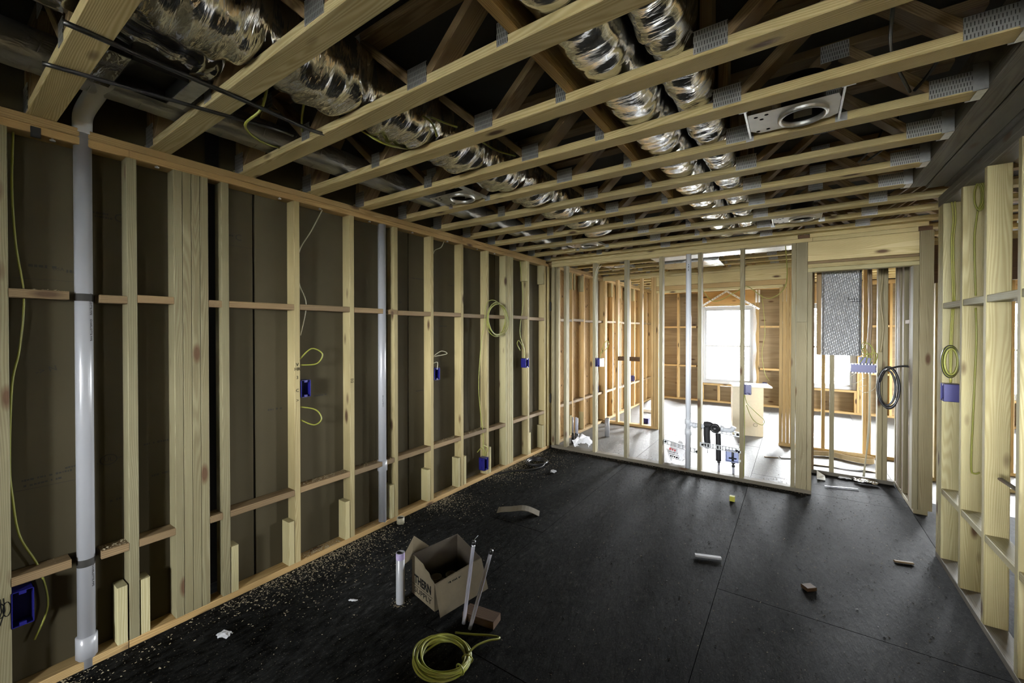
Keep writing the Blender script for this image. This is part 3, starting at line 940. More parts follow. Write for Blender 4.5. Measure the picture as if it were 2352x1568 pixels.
for n, (xa, za, ln, hh, sx) in enumerate(((.455, 1.862, .05, .004, 1), (.485, 1.838, .075, .004, 1), (.43, 1.868, .03, .004, 0), (.475, 1.862, .035, .004, 0), (.495, 1.858, .035, .004, 0))):
    mesh('pencil_mark', *box_geo((xa - (ln if sx else hh) / 2, 5.1575, za - (hh if sx else ln) / 2), (xa + (ln if sx else hh) / 2, 5.159, za + (hh if sx else ln) / 2)), INK, t)

# black rods under the first joists
t = thing('hanger_rod', 'straight black flexible rod stapled under the joists, upper of two', 'rod', (-1.79, .25, H - .01), 'black rods under the joists')
tube('rod', t, [(-1.785, .262, H - .009), (-1.79, .5, H - .012), (-1.80, .75, H - .010), (-1.83, 1.06, H - .001), (-1.835, 1.16, H + .03)], .0085, BLACK)
t = thing('hanger_rod', 'thin black flexible rod nearer the left wall plate, lower of two', 'rod', (-2.1, .25, H - .01), 'black rods under the joists')
tube('rod', t, [(-2.12, .262, H - .008), (-2.05, .50, H - .012), (-1.995, .75, H - .009), (-1.985, .95, H + .012), (-2.06, 1.08, H + .05)], .0075, BLACK)

# ================================================================== RECESSED LIGHT HOUSINGS
def can_light(label, x, y, k, white=True):
    """x,y ring centre; sits between truss k and truss k+1"""
    ya = .284 + S * k + .089; yb = .284 + S * (k + 1)
    t = thing('recessed_light', label, 'light housing', (x, y, H + .01), 'recessed light housings between the joists')
    z = H + .014
    n = 24
    vs, fs = [], []
    half = ((-.20, -.115), (.125, .095))
    pv = []
    for i in range(n):
        a = 2 * math.pi * i / n
        ca, sa = math.cos(a), math.sin(a)
        pv.append((x + .085 * ca, y + .085 * sa, z))
        sx = half[1][0] if ca > 0 else -half[0][0]; sy = half[1][1] if sa > 0 else -half[0][1]
        q = min(sx / max(abs(ca), 1e-6), sy / max(abs(sa), 1e-6))
        pv.append((x + q * ca, y + q * sa, z))
    pv += [(p[0], p[1], z + .0015) for p in pv]
    for i in range(n):
        j = (i + 1) % n
        fs.append((2 * i, 2 * j, 2 * j + 1, 2 * i + 1)); fs.append((2 * n + 2 * i, 2 * n + 2 * i + 1, 2 * n + 2 * j + 1, 2 * n + 2 * j))
    mesh('frame_plate', pv, fs, WHITEM if white else GALV, t)
    lathe('trim_ring', t, [(.078, .006), (.078, -.012), (.084, -.016), (.092, -.012), (.092, .004)], GALV, 28, T(x, y, z))
    lathe('can', t, [(.080, 0), (.080, .15), (.0, .15)], DARKM, 24, T(x, y, z))
    c = mesh('rating_label', *box_geo((x - .035, y + .072, z + .02), (x + .05, y + .0725, z + .07)), PAPER, t)
    for xx in (x - .205, x + .13):
        mesh('hanger_bar', *box_geo((xx - .004, ya + .001, z - .004), (xx + .004, yb - .002, z + .018)), GALV, t)
        for yy in (ya, yb - .0025):
            mesh('bracket', *join_geo([box_geo((xx - .02 if xx < x else xx - .012, yy - .0005, z - .014), (xx + .012 if xx < x else xx + .03, yy + .003, z + .022))]), GALV, t)
    mesh('junction_box', *box_geo((x - .19, y - .05, z + .01), (x - .11, y + .05, z + .08)), GALV, t)
    for dx, dy in ((-.17, -.08), (-.13, -.085), (-.17, .07), (-.13, .065), (-.15, -.05)):
        lathe('knockout_hole', t, [(0, -.0006), (.008, -.0006), (.008, .0)], INK, 10, T(x + dx, y + dy, z))
    return t
can_light('recessed light housing with white plate near the right beam, closest to the camera', .025, 2.185, 4)
can_light('bare steel recessed light housing near the left wall plate', -1.935, 2.20, 4, False)
can_light('recessed light housing with white plate ahead of the alcove header', .045, 4.19, 9)
can_light('recessed light housing by the far left end of the room', -1.85, 4.19, 9, False)
can_light('recessed light housing over the window room, left of the white stack pipe', -2.08, 5.80, 13, False)

# ================================================================== PVC PIPES
def pipe(name, label, x, y, z0, z1, r=.0305, mat=None, hubs=(), group='white drain pipes in the walls'):
    t = thing(name, label, 'pipe', (x, y, z0), group)
    lathe('barrel', t, [(0, z0), (r, z0), (r, z1), (0, z1)], mat or PVC, 28, T(x, y, 0))
    for z, h in hubs:
        lathe('coupling', t, [(r, z), (r + .007, z + .003), (r + .007, z + h - .003), (r, z + h)], mat or PVC, 28, T(x, y, 0))
    return t
p1 = pipe('drain_pipe', 'thick white drain pipe standing in the leftmost stud bay', -2.712, .455,   .001, 2.475, hubs=((.045, .10),))
o = tube('elbow', p1, [(-2.712, .455, 2.46), (-2.712, .455, 2.50), (-2.69, .453, 2.535), (-2.62, .452, 2.552), (-2.45, .449, 2.555), (-2.17, .444, 2.56)], .034, GREYPVC, 20)  # paler than the barrel: its lit look is put into the colour
for z in (1.693, .47):
    lathe('strap', p1, [(.0312, z), (.0316, z + .002), (.0316, z + .032), (.0312, z + .034)], FAINT, 24, T(-2.712, .455, 0))  # only a dark band round the barrel at each blocking row
lettering('printed_text', p1, 'CHARLOTTE PIPE     CHARLOTTE PIPE', .013, frame_mat((-2.712 + .0305 * .80, .455 + .0305 * .62, 1.62), (0, 0, -1), (-.62, .80, 0)), FAINT)
lettering('printed_text', p1, 'CHARLOTTE PIPE', .013, frame_mat((-2.712 + .0305 * .80, .455 + .0305 * .62, .42), (0, 0, -1), (-.62, .80, 0)), FAINT)
p2 = pipe('drain_pipe', 'slimmer looking white drain pipe in the middle of the left wall', -2.715, 2.128, .030, H - 2 * PT + .001, hubs=((.44, .085),))
lettering('printed_text', p2, 'CHARLOTTE PIPE', .012, frame_mat((-2.715 + .0306 * .9, 2.128 - .0306 * .42, 1.0), (0, 0, 1), (-.42, -.9, 0)), FAINT)

# stack in the open partition with its tee and trap
ps = pipe('vent_stack', 'grey white stack pipe rising through the open partition', -.970, 4.872, .001, H + .02, .028, GREYPVC, ((.40, .07), (.52, .06)))
tube('branch', ps, [(-.97, 4.872, .525), (-.90, 4.872, .522), (-.80, 4.872, .517), (-.70, 4.875, .508), (-.58, 4.88, .505)], .026, GREYPVC, 16)
tube('branch_end', ps, [(-.62, 4.88, .505), (-.565, 4.875, .508), (-.535, 4.868, .525), (-.522, 4.865, .55)], .026, GREYPVC, 16)
for x in (-.905, -.80, -.63):
    lathe('coupling', ps, [(.026, -.018), (.032, -.016), (.032, .016), (.026, .018)], GREYPVC, 20, T(x, 4.873, .518) @ Matrix.Rotation(math.pi / 2, 4, 'Y'))
dash_row('printed_text', ps, (-.966, 4.872 - .0284, 2.25), (0, 0, -1), (1, 0, 0), .08, .010, FAINT, 77)
t = thing('trap_arm', 'black rubber capped drain fitting hanging on the stack branch', 'fitting', (-.76, 4.86, .33))
tube('leg', t, [(-.775, 4.85, .52), (-.775, 4.845, .46), (-.770, 4.845, .36), (-.765, 4.85, .30)], .033, BLACKM, 12)
tube('leg', t, [(-.665, 4.835, .47), (-.662, 4.835, .40), (-.66, 4.84, .18)], .026, BLACKM, 12)
lathe('cap', t, [(0, 0), (.048, 0), (.05, .01), (.05, .035), (.04, .045), (.030, .045), (.028, .02), (0, .02)], BLACK, 24, T(-.69, 4.835, .525) @ Matrix.Rotation(math.pi / 2, 4, 'X'))
tube('neck', t, [(-.80, 4.855, .545), (-.75, 4.85, .55), (-.70, 4.845, .525)], .03, BLACKM, 12)
for x, z in ((-.765, .24), (-.655, .13)):
    tube('nail', t, [(x, 4.845, z + .06), (x, 4.845, z)], .003, DARKM, 5, smooth_n=0)

def strap(label, x0, x1, y, z0, z1, n):
    t = thing('pipe_strap', label, 'bracket', ((x0 + x1) / 2, y, z0), 'punched steel straps between the studs')
    a, b = Vector((x0, y, z0)), Vector((x1, y, z1)); d = (b - a)
    h = .021
    parts = []
    up = Vector((0, 0, 1))
    for s_ in (-1, 1):
        c0 = a + up * (s_ * h); c1 = b + up * (s_ * h)
        parts.append(([c0 + Vector((0, 0, -.005)), c1 + Vector((0, 0, -.005)), c1 + Vector((0, 0, .005)), c0 + Vector((0, 0, .005)),
                       c0 + Vector((0, .002, -.005)), c1 + Vector((0, .002, -.005)), c1 + Vector((0, .002, .005)), c0 + Vector((0, .002, .005))],
                      [(0, 1, 2, 3), (7, 6, 5, 4), (0, 4, 5, 1), (3, 2, 6, 7)]))
    for i in range(n + 1):
        c = a + d * (i / n); wv = .007
        parts.append(box_geo((c.x - wv, y, c.z - h), (c.x + wv, y + .002, c.z + h)))
    mesh('rail', *join_geo(parts), GALV, t)
    for x, z in ((x0 + .02, z0), (x1 - .02, z1)):
        lathe('screw', t, [(0, .012), (.011, .010), (.013, 0)], DARKM, 10, T(x, y, z) @ Matrix.Rotation(math.pi / 2, 4, 'X'))
    return t
strap('punched steel strap between studs left of and behind the stack pipe', -1.238, -.868, 4.90, .285, .225, 9)
strap('punched steel strap under the black trap fitting', -.83, -.466, 4.80, .335, .325, 12)
strap('punched steel strap holding the stack branch end', -.72, -.467, 4.895, .49, .468, 6)
t = thing('valve_box', 'pale blue supply box with a dark valve between partition studs', 'valve box', (-.53, 4.86, .19))
mesh('shell', *join_geo([box_geo((-.590, 4.845, .195), (-.470, 4.85, .325)), box_geo((-.590, 4.80, .195), (-.585, 4.845, .325)), box_geo((-.475, 4.80, .195), (-.470, 4.845, .325)),
                         box_geo((-.585, 4.80, .195), (-.475, 4.845, .2)), box_geo((-.585, 4.80, .32), (-.475, 4.845, .325))]), plain('pale_blue_plastic', (.38, .43, .66), .35), t)
tube('valve_stem', t, [(-.525, 4.825, .205), (-.525, 4.82, .25), (-.525, 4.825, .295)], .011, BLACK, 10)
tube('valve_handle', t, [(-.56, 4.815, .232), (-.49, 4.815, .232)], .007, DARKM, 8, smooth_n=0)
for z in (.21, .30):
    mesh('mounting_ear', *box_geo((-.470, 4.80, z), (-.448, 4.803, z + .025)), GALV, t)
for x, z, lab in ((-.675, .12, 'white supply tube with black shutoff beside the trap'), (-.535, .10, 'white supply tube with black shutoff under the blue valve box')):
    t = thing('supply_tube', lab, 'tube', (x, 4.97, 0), 'white supply tubes by the stack')
    tube('tubing', t, [(x, 4.97, .001), (x, 4.97, z)], .011, PEX, 10, smooth_n=0)
    lathe('shutoff', t, [(0, 0), (.016, 0), (.016, .02), (.009, .025), (.009, .035), (.018, .038), (.018, .05), (0, .05)], BLACK, 12, T(x, 4.97, z))

# ================================================================== BLUE WIRING BOXES
def wiring_box(label, c, w_, h_, d_, face, gangs=1, group='blue plastic wiring boxes'):
    """c = centre of the open face; face = outward direction; w along horizontal"""
    f = Vector(face); up = Vector((0, 0, 1)); s = up.cross(f).normalized()
    M = Matrix((s, f, up)).transposed().to_4x4(); M.translation = Vector(c)
    t = thing('wiring_box', label, 'wiring box', c, group)
    e = .0025; a, b = w_ / 2, h_ / 2
    parts = [box_geo((-a, -d_, -b), (a, -d_ + e, b)), box_geo((-a, -d_, -b), (-a + e, 0, b)), box_geo((a - e, -d_, -b), (a, 0, b)),
             box_geo((-a, -d_, -b), (a, 0, -b + e)), box_geo((-a, -d_, b - e), (a, 0, b))]
    mesh('shell', *join_geo(parts), BLUE, t, M)
    for g in range(gangs):
        gx = -a + (g + .5) * w_ / gangs
        for sz in (-1, 1):
            mesh('screw_tab', *box_geo((gx - .010, -.012, sz * (b - .008) - .007), (gx + .010, -.001, sz * (b - .008) + .007)), BLUE, t, M)
    for sz in (-1, 1):
        mesh('nail_ear', *box_geo((-a - .007, -d_ * .7, sz * b * .6 - .01), (-a, -d_ * .7 + .02, sz * b * .6 + .01)), BLUE, t, M)
    return t
wiring_box('dark blue wiring box low in the leftmost bay beside the thick pipe', (-2.682, .262, .388), .062, .148, .075, (1, 0, 0))
wiring_box('blue wiring box at chest height beside the stud with pencil marks', (-2.682, 1.489, 1.172), .064, .112, .075, (1, 0, 0))
wiring_box('blue wiring box in the middle left bay under a small cable loop', (-2.682, 2.712, 1.164), .066, .110, .075, (1, 0, 0))
wiring_box('blue wiring box at chest height near the far end of the left wall', (-2.665, 4.222, 1.167), .068, .112, .075, (1, 0, 0))
wiring_box('blue wiring box just above the floor plate of the left wall', (-2.660, 3.408, .160), .068, .130, .075, (1, 0, 0))
wiring_box('blue wiring box with white cover on the partition stud by two cables', (-2.015, 4.815, 1.165), .060, .105, .07, (0, -1, 0))
mesh('cover_plate', *box_geo((-1.984, 4.812, 1.115), (-1.945, 4.86, 1.215)), WHITEM, [o for o in bpy.data.objects if o.get('label', '').startswith('blue wiring box with white cover')][0])
wiring_box('blue wiring box on the partition stud in front of the pale carton', (-.394, 4.835, .955), .062, .105, .07, (0, -1, 0))
wiring_box('blue wiring box on the near stud of the right wall under looped cables', (.803, 3.838, 1.155), .085, .115, .075, (-1, 0, 0))
wiring_box('blue wiring box on the left wall of the next room below the lower block', (-2.655, 6.36, .60), .065, .11, .07, (1, 0, 0))
wiring_box('blue wiring box far down the left wall near the window', (-2.655, 8.22, .60), .065, .11, .07, (1, 0, 0))
t = wiring_box('wide blue switch box with three gangs hung beside the wrapped duct', (.575, 5.53, 1.175), .195, .085, .07, (0, 1, 0), 3)
for i in range(8):
    mesh('knockout_tab', *box_geo((.487 + i * .025, 5.458, 1.212), (.497 + i * .025, 5.462, 1.226)), WHITEM, t)
    mesh('knockout_tab', *box_geo((.487 + i * .025, 5.458, 1.122), (.497 + i * .025, 5.462, 1.136)), WHITEM, t)
wiring_box('small blue wiring box behind the wide switch box in the alcove', (.60, 5.60, 1.25), .10, .07, .06, (0, 1, 0), 2)
wiring_box('dark blue wiring box low on the window wall right of the carton', (-.50, 9.865, .45), .08, .10, .06, (0, -1, 0))
wiring_box('loose blue wiring box lying on the floor beyond the open partition', (-2.08, 6.97, .045), .13, .085, .07, (0, -1, 0), 2)
wiring_box('blue wiring box seen through the right wall studs', (1.99, 5.96, 1.05), .06, .11, .07, (0, -1, 0))

# ================================================================== CABLES
def cable(label, *paths, r=.0045, mat=None, group='yellow cables', loc=None):
    p0 = loc or paths[0][0]
    t = thing('cable', label, 'cable', p0, group)
    for p in paths:
        tube('strand', t, p, r, mat or YELLOW, 6)
    return t
cable('bright yellow cable drooping in a hook below the second joist', [(-1.741, .818, 2.56), (-1.836, .833, 2.48), (-1.933, .812, 2.43), (-2.083, .944, 2.45), (-2.262, 1.134, 2.53)], r=.0055)
cable('short yellow cable hanging from the duct onto the third joist', [(-1.778, .991, 2.60), (-1.90, 1.04, 2.555), (-1.989, 1.090, 2.53)], r=.005)
cable('yellow cable bundle sagging under the flex duct by the third joist', [(-1.734, 1.229, 2.53), (-1.655, 1.307, 2.47), (-1.698, 1.525, 2.53)], [(-1.74, 1.235, 2.535), (-1.66, 1.317, 2.475), (-1.70, 1.52, 2.535)], [(-1.73, 1.225, 2.525), (-1.65, 1.31, 2.465), (-1.69, 1.53, 2.525)])
cable('yellow cables curling over the flex duct above the fourth joist', [(-1.523, 1.328, 2.60), (-1.426, 1.388, 2.55), (-1.477, 1.496, 2.53)], [(-1.53, 1.335, 2.605), (-1.43, 1.40, 2.55), (-1.485, 1.50, 2.53)], [(-1.471, 1.44, 2.60), (-1.40, 1.46, 2.56), (-1.336, 1.486, 2.53)])
cable('yellow cable crossing to the fifth joist beside a connector plate', [(-1.401, 1.695, 2.58), (-1.373, 1.850, 2.56), (-1.312, 1.953, 2.55)])
cable('yellow cable wandering down the leftmost stud bay', [(-2.74, .253, 2.400), (-2.74, .248, 2.164), (-2.74, .257, 1.927), (-2.74, .278, 1.706), (-2.74, .265, 1.481), (-2.74, .243, 1.325), (-2.755, .236, 1.0), (-2.75, .242, .850), (-2.75, .261, .674), (-2.75, .316, .507), (-2.75, .34, .33), (-2.75, .30, .20)], r=.004)
cable('pale cable dropping from the top plate to the pencil marked stud', [(-2.73, 1.635, 2.40), (-2.73, 1.556, 2.24), (-2.73, 1.474, 2.093), (-2.735, 1.466, 1.95), (-2.72, 1.468, 1.859), (-2.72, 1.512, 1.731), (-2.72, 1.472, 1.526)], r=.0035, mat=CREAM)
cable('yellow cable loop above the pencil marked stud box', [(-2.70, 1.455, 1.368), (-2.68, 1.526, 1.437), (-2.66, 1.591, 1.399), (-2.67, 1.557, 1.335), (-2.70, 1.460, 1.330)], r=.0045)
cable('yellow cable loop below the pencil marked stud box', [(-2.70, 1.459, 1.053), (-2.68, 1.555, 1.020), (-2.66, 1.583, .956), (-2.67, 1.536, .923), (-2.70, 1.459, .966)], r=.0045)
cable('small pale cable loop over the middle left wiring box', [(-2.70, 2.676, 1.325), (-2.68, 2.761, 1.370), (-2.67, 2.824, 1.343), (-2.70, 2.676, 1.322)], [(-2.70, 2.676, 1.262), (-2.69, 2.721, 1.268), (-2.70, 2.727, 1.203)], r=.0035, mat=CREAM)
cable('pale cable stub curling from the top plate of a middle left bay', [(-2.72, 2.841, 2.398), (-2.72, 2.80, 2.333), (-2.73, 2.727, 2.292), (-2.735, 2.69, 2.2)], r=.0035, mat=CREAM)
t = thing('cable_coil', 'yellow cable coil hung on the left wall blocking', 'cable', (-2.66, 3.60, 1.50), 'yellow cables')
for i in range(4):
    cy, cz, a, b = 3.585 + .01 * i, 1.682 + random.uniform(-.01, .01), .165 + .006 * i, .175 + random.uniform(-.008, .008)
    tube('loop', t, [(-2.665 + .006 * math.sin(3 * q + i) + .005 * i, cy + a * math.cos(q), cz + b * math.sin(q)) for q in [j * math.pi / 8 for j in range(16)]], .0042, YELLOW, 6, True, 3)
tube('tail', t, [(-2.66, 3.69, 1.83), (-2.66, 3.53, 1.885), (-2.67, 3.42, 1.83), (-2.675, 3.39, 1.60), (-2.69, 3.364, 1.463), (-2.70, 3.33, 1.015), (-2.69, 3.349, .694), (-2.69, 3.392, .458), (-2.70, 3.40, .24)], .0042, YELLOW, 6)
cable('yellow cable twisting down to the far chest height box', [(-2.70, 4.105, 2.395), (-2.70, 4.172, 1.92), (-2.70, 4.105, 1.554), (-2.70, 4.192, 1.343), (-2.70, 4.205, 1.21)], [(-2.69, 4.10, 1.321), (-2.69, 4.034, 1.40), (-2.69, 4.071, 1.44), (-2.69, 4.176, 1.344)], r=.004)
cable('curled yellow cable ends above the box near the floor plate', [(-2.68, 3.40, .24), (-2.66, 3.38, .30), (-2.66, 3.33, .35), (-2.68, 3.28, .31)], [(-2.68, 3.42, .24), (-2.66, 3.43, .32), (-2.67, 3.36, .37)], r=.0045)
cable('pair of pale cables running down the partition stud to its box', [(-1.972, 4.84, 2.372), (-2.035, 4.825, 2.248), (-2.04, 4.824, 1.879), (-2.027, 4.824, 1.20)], [(-2.00, 4.84, 2.39), (-2.05, 4.825, 2.25), (-2.055, 4.824, 1.9), (-2.03, 4.824, 1.21)], [(-2.027, 4.824, 1.11), (-2.009, 4.824, .958), (-2.037, 4.824, .466), (-2.019, 4.824, .050)], r=.0045, mat=CREAM)
cable('looped yellow cable beside the partition box with white cover', [(-2.00, 4.85, 1.20), (-1.967, 4.86, 1.337), (-1.916, 4.86, 1.435), (-1.888, 4.86, 1.393), (-1.922, 4.86, 1.328), (-2.00, 4.85, 1.271)], r=.004)
cable('thin yellow cable swagged across in front of the far beam', [(-.85, 4.92, 2.25), (-.880, 5.1, 2.06), (-.777, 5.3, 1.899), (-.553, 5.3, 1.999), (-.446, 5.3, 2.056), (-.258, 5.3, 1.912), (-.119, 5.3, 1.976), (-.069, 5.2, 2.112), (-.080, 5.0, 2.42)], r=.0045)
cable('yellow cable loop hanging below the partition box by the carton', [(-.42, 4.84, .90), (-.40, 4.84, .82), (-.33, 4.84, .74), (-.25, 4.84, .66), (-.27, 4.84, .61), (-.35, 4.84, .66), (-.405, 4.84, .80)], [(-.425, 4.835, .90), (-.42, 4.835, .5), (-.425, 4.835, .06)], r=.004)
cable('dark and pale cable bundle down the alcove stud to the switch box', [(.618, 5.55, 2.42), (.622, 5.55, 2.134), (.634, 5.55, 1.733), (.622, 5.55, 1.421), (.62, 5.56, 1.23)], [(.636, 5.55, 2.42), (.64, 5.55, 2.1), (.648, 5.55, 1.73), (.636, 5.55, 1.43), (.64, 5.56, 1.23)], r=.011, mat=plain('brown_cable', (.16, .11, .06), .5))
cable('brown cable bowing beside the alcove stud', [(.735, 5.57, 2.42), (.735, 5.57, 2.131), (.715, 5.55, 1.865), (.738, 5.56, 1.599), (.72, 5.56, 1.34)], r=.010, mat=plain('olive_cable', (.20, .16, .08), .5))
cable('yellow cable looping out above the wide switch box', [(.637, 5.50, 1.224), (.647, 5.5, 1.378), (.586, 5.5, 1.443), (.566, 5.5, 1.376), (.613, 5.5, 1.30)], [(.664, 5.5, 1.225), (.660, 5.49, 1.357), (.609, 5.49, 1.431), (.570, 5.49, 1.341), (.654, 5.5, 1.31)], [(.60, 5.5, 1.225), (.61, 5.48, 1.33), (.57, 5.48, 1.40), (.55, 5.48, 1.33), (.64, 5.48, 1.28)], [(.55, 5.5, 1.225), (.60, 5.48, 1.31), (.68, 5.48, 1.33), (.675, 5.5, 1.23)], r=.004)
cable('thin yellow cable loops dangling under the wide switch box', [(.615, 5.5, 1.13), (.519, 5.5, 1.115), (.460, 5.5, 1.048), (.502, 5.5, 1.006), (.605, 5.5, 1.085)], [(.605, 5.5, 1.0), (.547, 5.5, .974), (.589, 5.5, .924), (.672, 5.5, .983), (.688, 5.5, 1.13)], r=.003, mat=CREAM)
cable('pale cable bundle running from the switch box down to the floor', [(.636, 5.56, 1.13), (.632, 5.56, .653), (.62, 5.56, .40), (.60, 5.56, .05)], [(.644, 5.565, 1.13), (.640, 5.565, .653), (.628, 5.565, .40), (.59, 5.565, .05)], r=.006, mat=CREAM)
t = thing('cable_coil', 'thick black cable coil hung on the right side of the alcove', 'cable', (.745, 5.3, .82), 'black cables')
for i, (a, b, dx) in enumerate(((.078, .19, 0), (.070, .20, .006), (.062, .17, -.008), (.074, .185, .01))):
    tube('loop', t, [(.742 + dx + a * math.cos(q), 5.29 + .012 * i, 1.01 + b * math.sin(q)) for q in [j * math.pi / 8 for j in range(16)]], .009, BLACK, 8, True, 3)
tube('tail', t, [(.68, 5.29, 1.06), (.71, 5.24, 1.17), (.76, 5.16, 1.215), (.81, 5.10, 1.235), (.85, 5.06, 1.235)], .009, BLACK, 8)
cable('yellow and dark cable bundle strapped down the near right wall bay', [(.845, 3.862, 2.40), (.852, 3.862, 2.28), (.845, 3.862, 2.12), (.855, 3.862, 1.745)], [(.858, 3.858, 2.40), (.862, 3.858, 2.28), (.853, 3.858, 2.12), (.862, 3.858, 1.745)], [(.850, 3.86, 1.70), (.845, 3.86, 1.55), (.842, 3.86, 1.40), (.845, 3.862, 1.215)], [(.858, 3.86, 1.70), (.852, 3.86, 1.55), (.850, 3.86, 1.42), (.848, 3.862, 1.22)], r=.0048, group='right wall cables', mat=plain('olive_yellow_jacket', (.26, .25, .05), .5))
t = thing('cable_coil', 'dark looped cable tied above the right wall box', 'cable', (.84, 3.84, 1.27), 'right wall cables')
for i in range(4):
    tube('loop', t, [(.842 + (.030 + .003 * i) * math.cos(q), 3.835 + .006 * i, 1.355 + (.085 + .006 * i) * math.sin(q)) for q in [j * math.pi / 7 for j in range(14)]], .0065, BLACK if i % 2 else YELLOW, 6, True, 3)
t = thing('cable_coil', 'yellow cable hank hanging under the right wall top plate', 'cable', (.875, 3.50, 2.25), 'right wall cables')
for i in range(4):
    tube('loop', t, [(.866 + .002 * i + (.013 + .004 * i) * math.cos(q), 3.476 - .004 * i, 2.33 + (.066 + .006 * i) * math.sin(q)) for q in [j * math.pi / 7 for j in range(14)]], .0035, YELLOW, 6, True, 3)
tube('tail', t, [(.868, 3.482, 2.26), (.855, 3.482, 2.10), (.858, 3.482, 1.90), (.862, 3.482, 1.76)], .0045, YELLOW, 6)
tube('tail', t, [(.862, 3.482, 1.69), (.866, 3.482, 1.50), (.858, 3.482, 1.15), (.850, 3.482, .78), (.862, 3.482, .73), (.885, 3.482, .74)], .0045, YELLOW, 6)
cable('dark cable hanging between trusses by the right beam', [(.252, 1.70, 2.80), (.252, 1.761, 2.60), (.286, 2.023, 2.57), (.383, 2.31, 2.53)], [(.50, 2.20, 2.70), (.44, 2.26, 2.58), (.395, 2.31, 2.53)], r=.006, mat=BLACK, group='black cables')
cable('dark cable pair hanging over the sixth joist by the right beam', [(.42, 3.0, 2.75), (.36, 2.97, 2.58), (.30, 3.10, 2.53)], [(.46, 3.0, 2.75), (.42, 2.97, 2.57), (.34, 3.10, 2.53)], r=.006, mat=BLACK, group='black cables')

# ================================================================== THINGS ON THE FLOOR
# cardboard carton with torn front, lettering on the near face
Fc, Rc, Lc = Vector((-1.638, 1.632, .001)), Vector((-1.572, 1.961, .001)), Vector((-1.873, 1.679, .001))
Bc = Rc + Lc - Fc
bt = thing('cardboard_box', 'open brown cardboard box with torn lettered front on the floor', 'box', tuple((Fc + Bc) / 2))
def wallpanel(name, a, b, ha, hb, th, mat, parent, inward, extra=None):
    d = (b - a); n = Vector(inward).normalized() * th
    top = [a + Vector((0, 0, ha))] + (extra or []) + [b + Vector((0, 0, hb))]
    ring = [a, b] + list(reversed(top))
    N_ = len(ring)
    vs = ring + [v + n for v in ring]
    fs = [tuple(range(N_)), tuple(range(2 * N_ - 1, N_ - 1, -1))] + [(i, (i + 1) % N_, N_ + (i + 1) % N_, N_ + i) for i in range(N_)]
    return mesh(name, vs, fs, mat, parent)
u1 = (Lc - Fc); u2 = (Rc - Fc)
front = wallpanel('front_panel', Fc, Lc, .150, .225, .004, CARD, bt, u2, [Fc + u1 * q + Vector((0, 0, h)) for q, h in ((.06, .158), (.18, .17), (.25, .19), (.4, .197), (.5, .215), (.7, .222), (.85, .228))])
wallpanel('side_panel', Fc, Rc, .150, .172, .004, CARD, bt, u1)
wallpanel('side_panel', Lc, Bc, .228, .235, .004, CARDIN, bt, -u1)
wallpanel('back_panel', Rc, Bc, .172, .235, .004, CARDIN, bt, -u2)
mesh('bottom_panel', *join_geo([([Fc, Rc, Bc, Lc, Fc + Vector((0, 0, .004)), Rc + Vector((0, 0, .004)), Bc + Vector((0, 0, .004)), Lc + Vector((0, 0, .004))], [(3, 2, 1, 0), (4, 5, 6, 7)])]), CARDIN, bt)
# flaps: right one folded down outside, left one sticking up and out
o1 = Fc + Vector((0, 0, .148)); o2 = Rc + Vector((0, 0, .170)); out = (u2.cross(Vector((0, 0, 1)))).normalized()
fv = [o1, o2, o2 + out * .055 + Vector((0, 0, -.165)) + u2 * .02, o1 + out * .062 + Vector((0, 0, -.146)) - u2 * .02]
mesh('flap', [v for v in fv] + [v + out * .003 for v in fv], [(0, 1, 2, 3), (7, 6, 5, 4), (0, 4, 5, 1), (1, 5, 6, 2), (2, 6, 7, 3), (3, 7, 4, 0)], CARD, bt)
l1 = Lc + Vector((0, 0, .20)); l2 = Lc + u2 * .35 + Vector((0, 0, .232))
fv = [l1, l2, l2 + Vector((-.10, -.03, .045)), l1 + Vector((-.075, -.06, -.07))]
mesh('flap', fv + [v + Vector((0, .002, .003)) for v in fv], [(0, 1, 2, 3), (7, 6, 5, 4), (0, 4, 5, 1), (1, 5, 6, 2), (2, 6, 7, 3), (3, 7, 4, 0)], CARD, bt)
nrm = u1.cross(Vector((0, 0, 1))).normalized()
if nrm.dot(u2) > 0: nrm = -nrm
xd = (Fc - Lc).normalized()
def fl_word(body, size, q, z, sx, bold):
    lettering('lettering', front, body, size, frame_mat(Fc + u1 * q + nrm * .0012 + Vector((0, 0, z)), xd, (0, 0, 1)) @ Matrix.Diagonal((sx, 1, 1, 1)), INK, bold=bold)
fl_word('THERN', .066, .50, .098, .83, .0022)
fl_word('SUPPLY', .044, .50, .036, 1.25, 0)
c0 = Fc + u1 * .97 + nrm * .001 + Vector((0, 0, .063)); c1 = Fc + u1 * .08 + nrm * .001 + Vector((0, 0, .063))
mesh('lettering_rule', [c0, c1, c1 + Vector((0, 0, .003)), c0 + Vector((0, 0, .003))], [(0, 1, 2, 3)], INK, front)
dash_row('handwriting', bt, Fc + u2 * .5 + out * .0145 + Vector((0, 0, .132)), u2, Vector((0, 0, 1)) - out * .37, .17, .010, INK, 91)
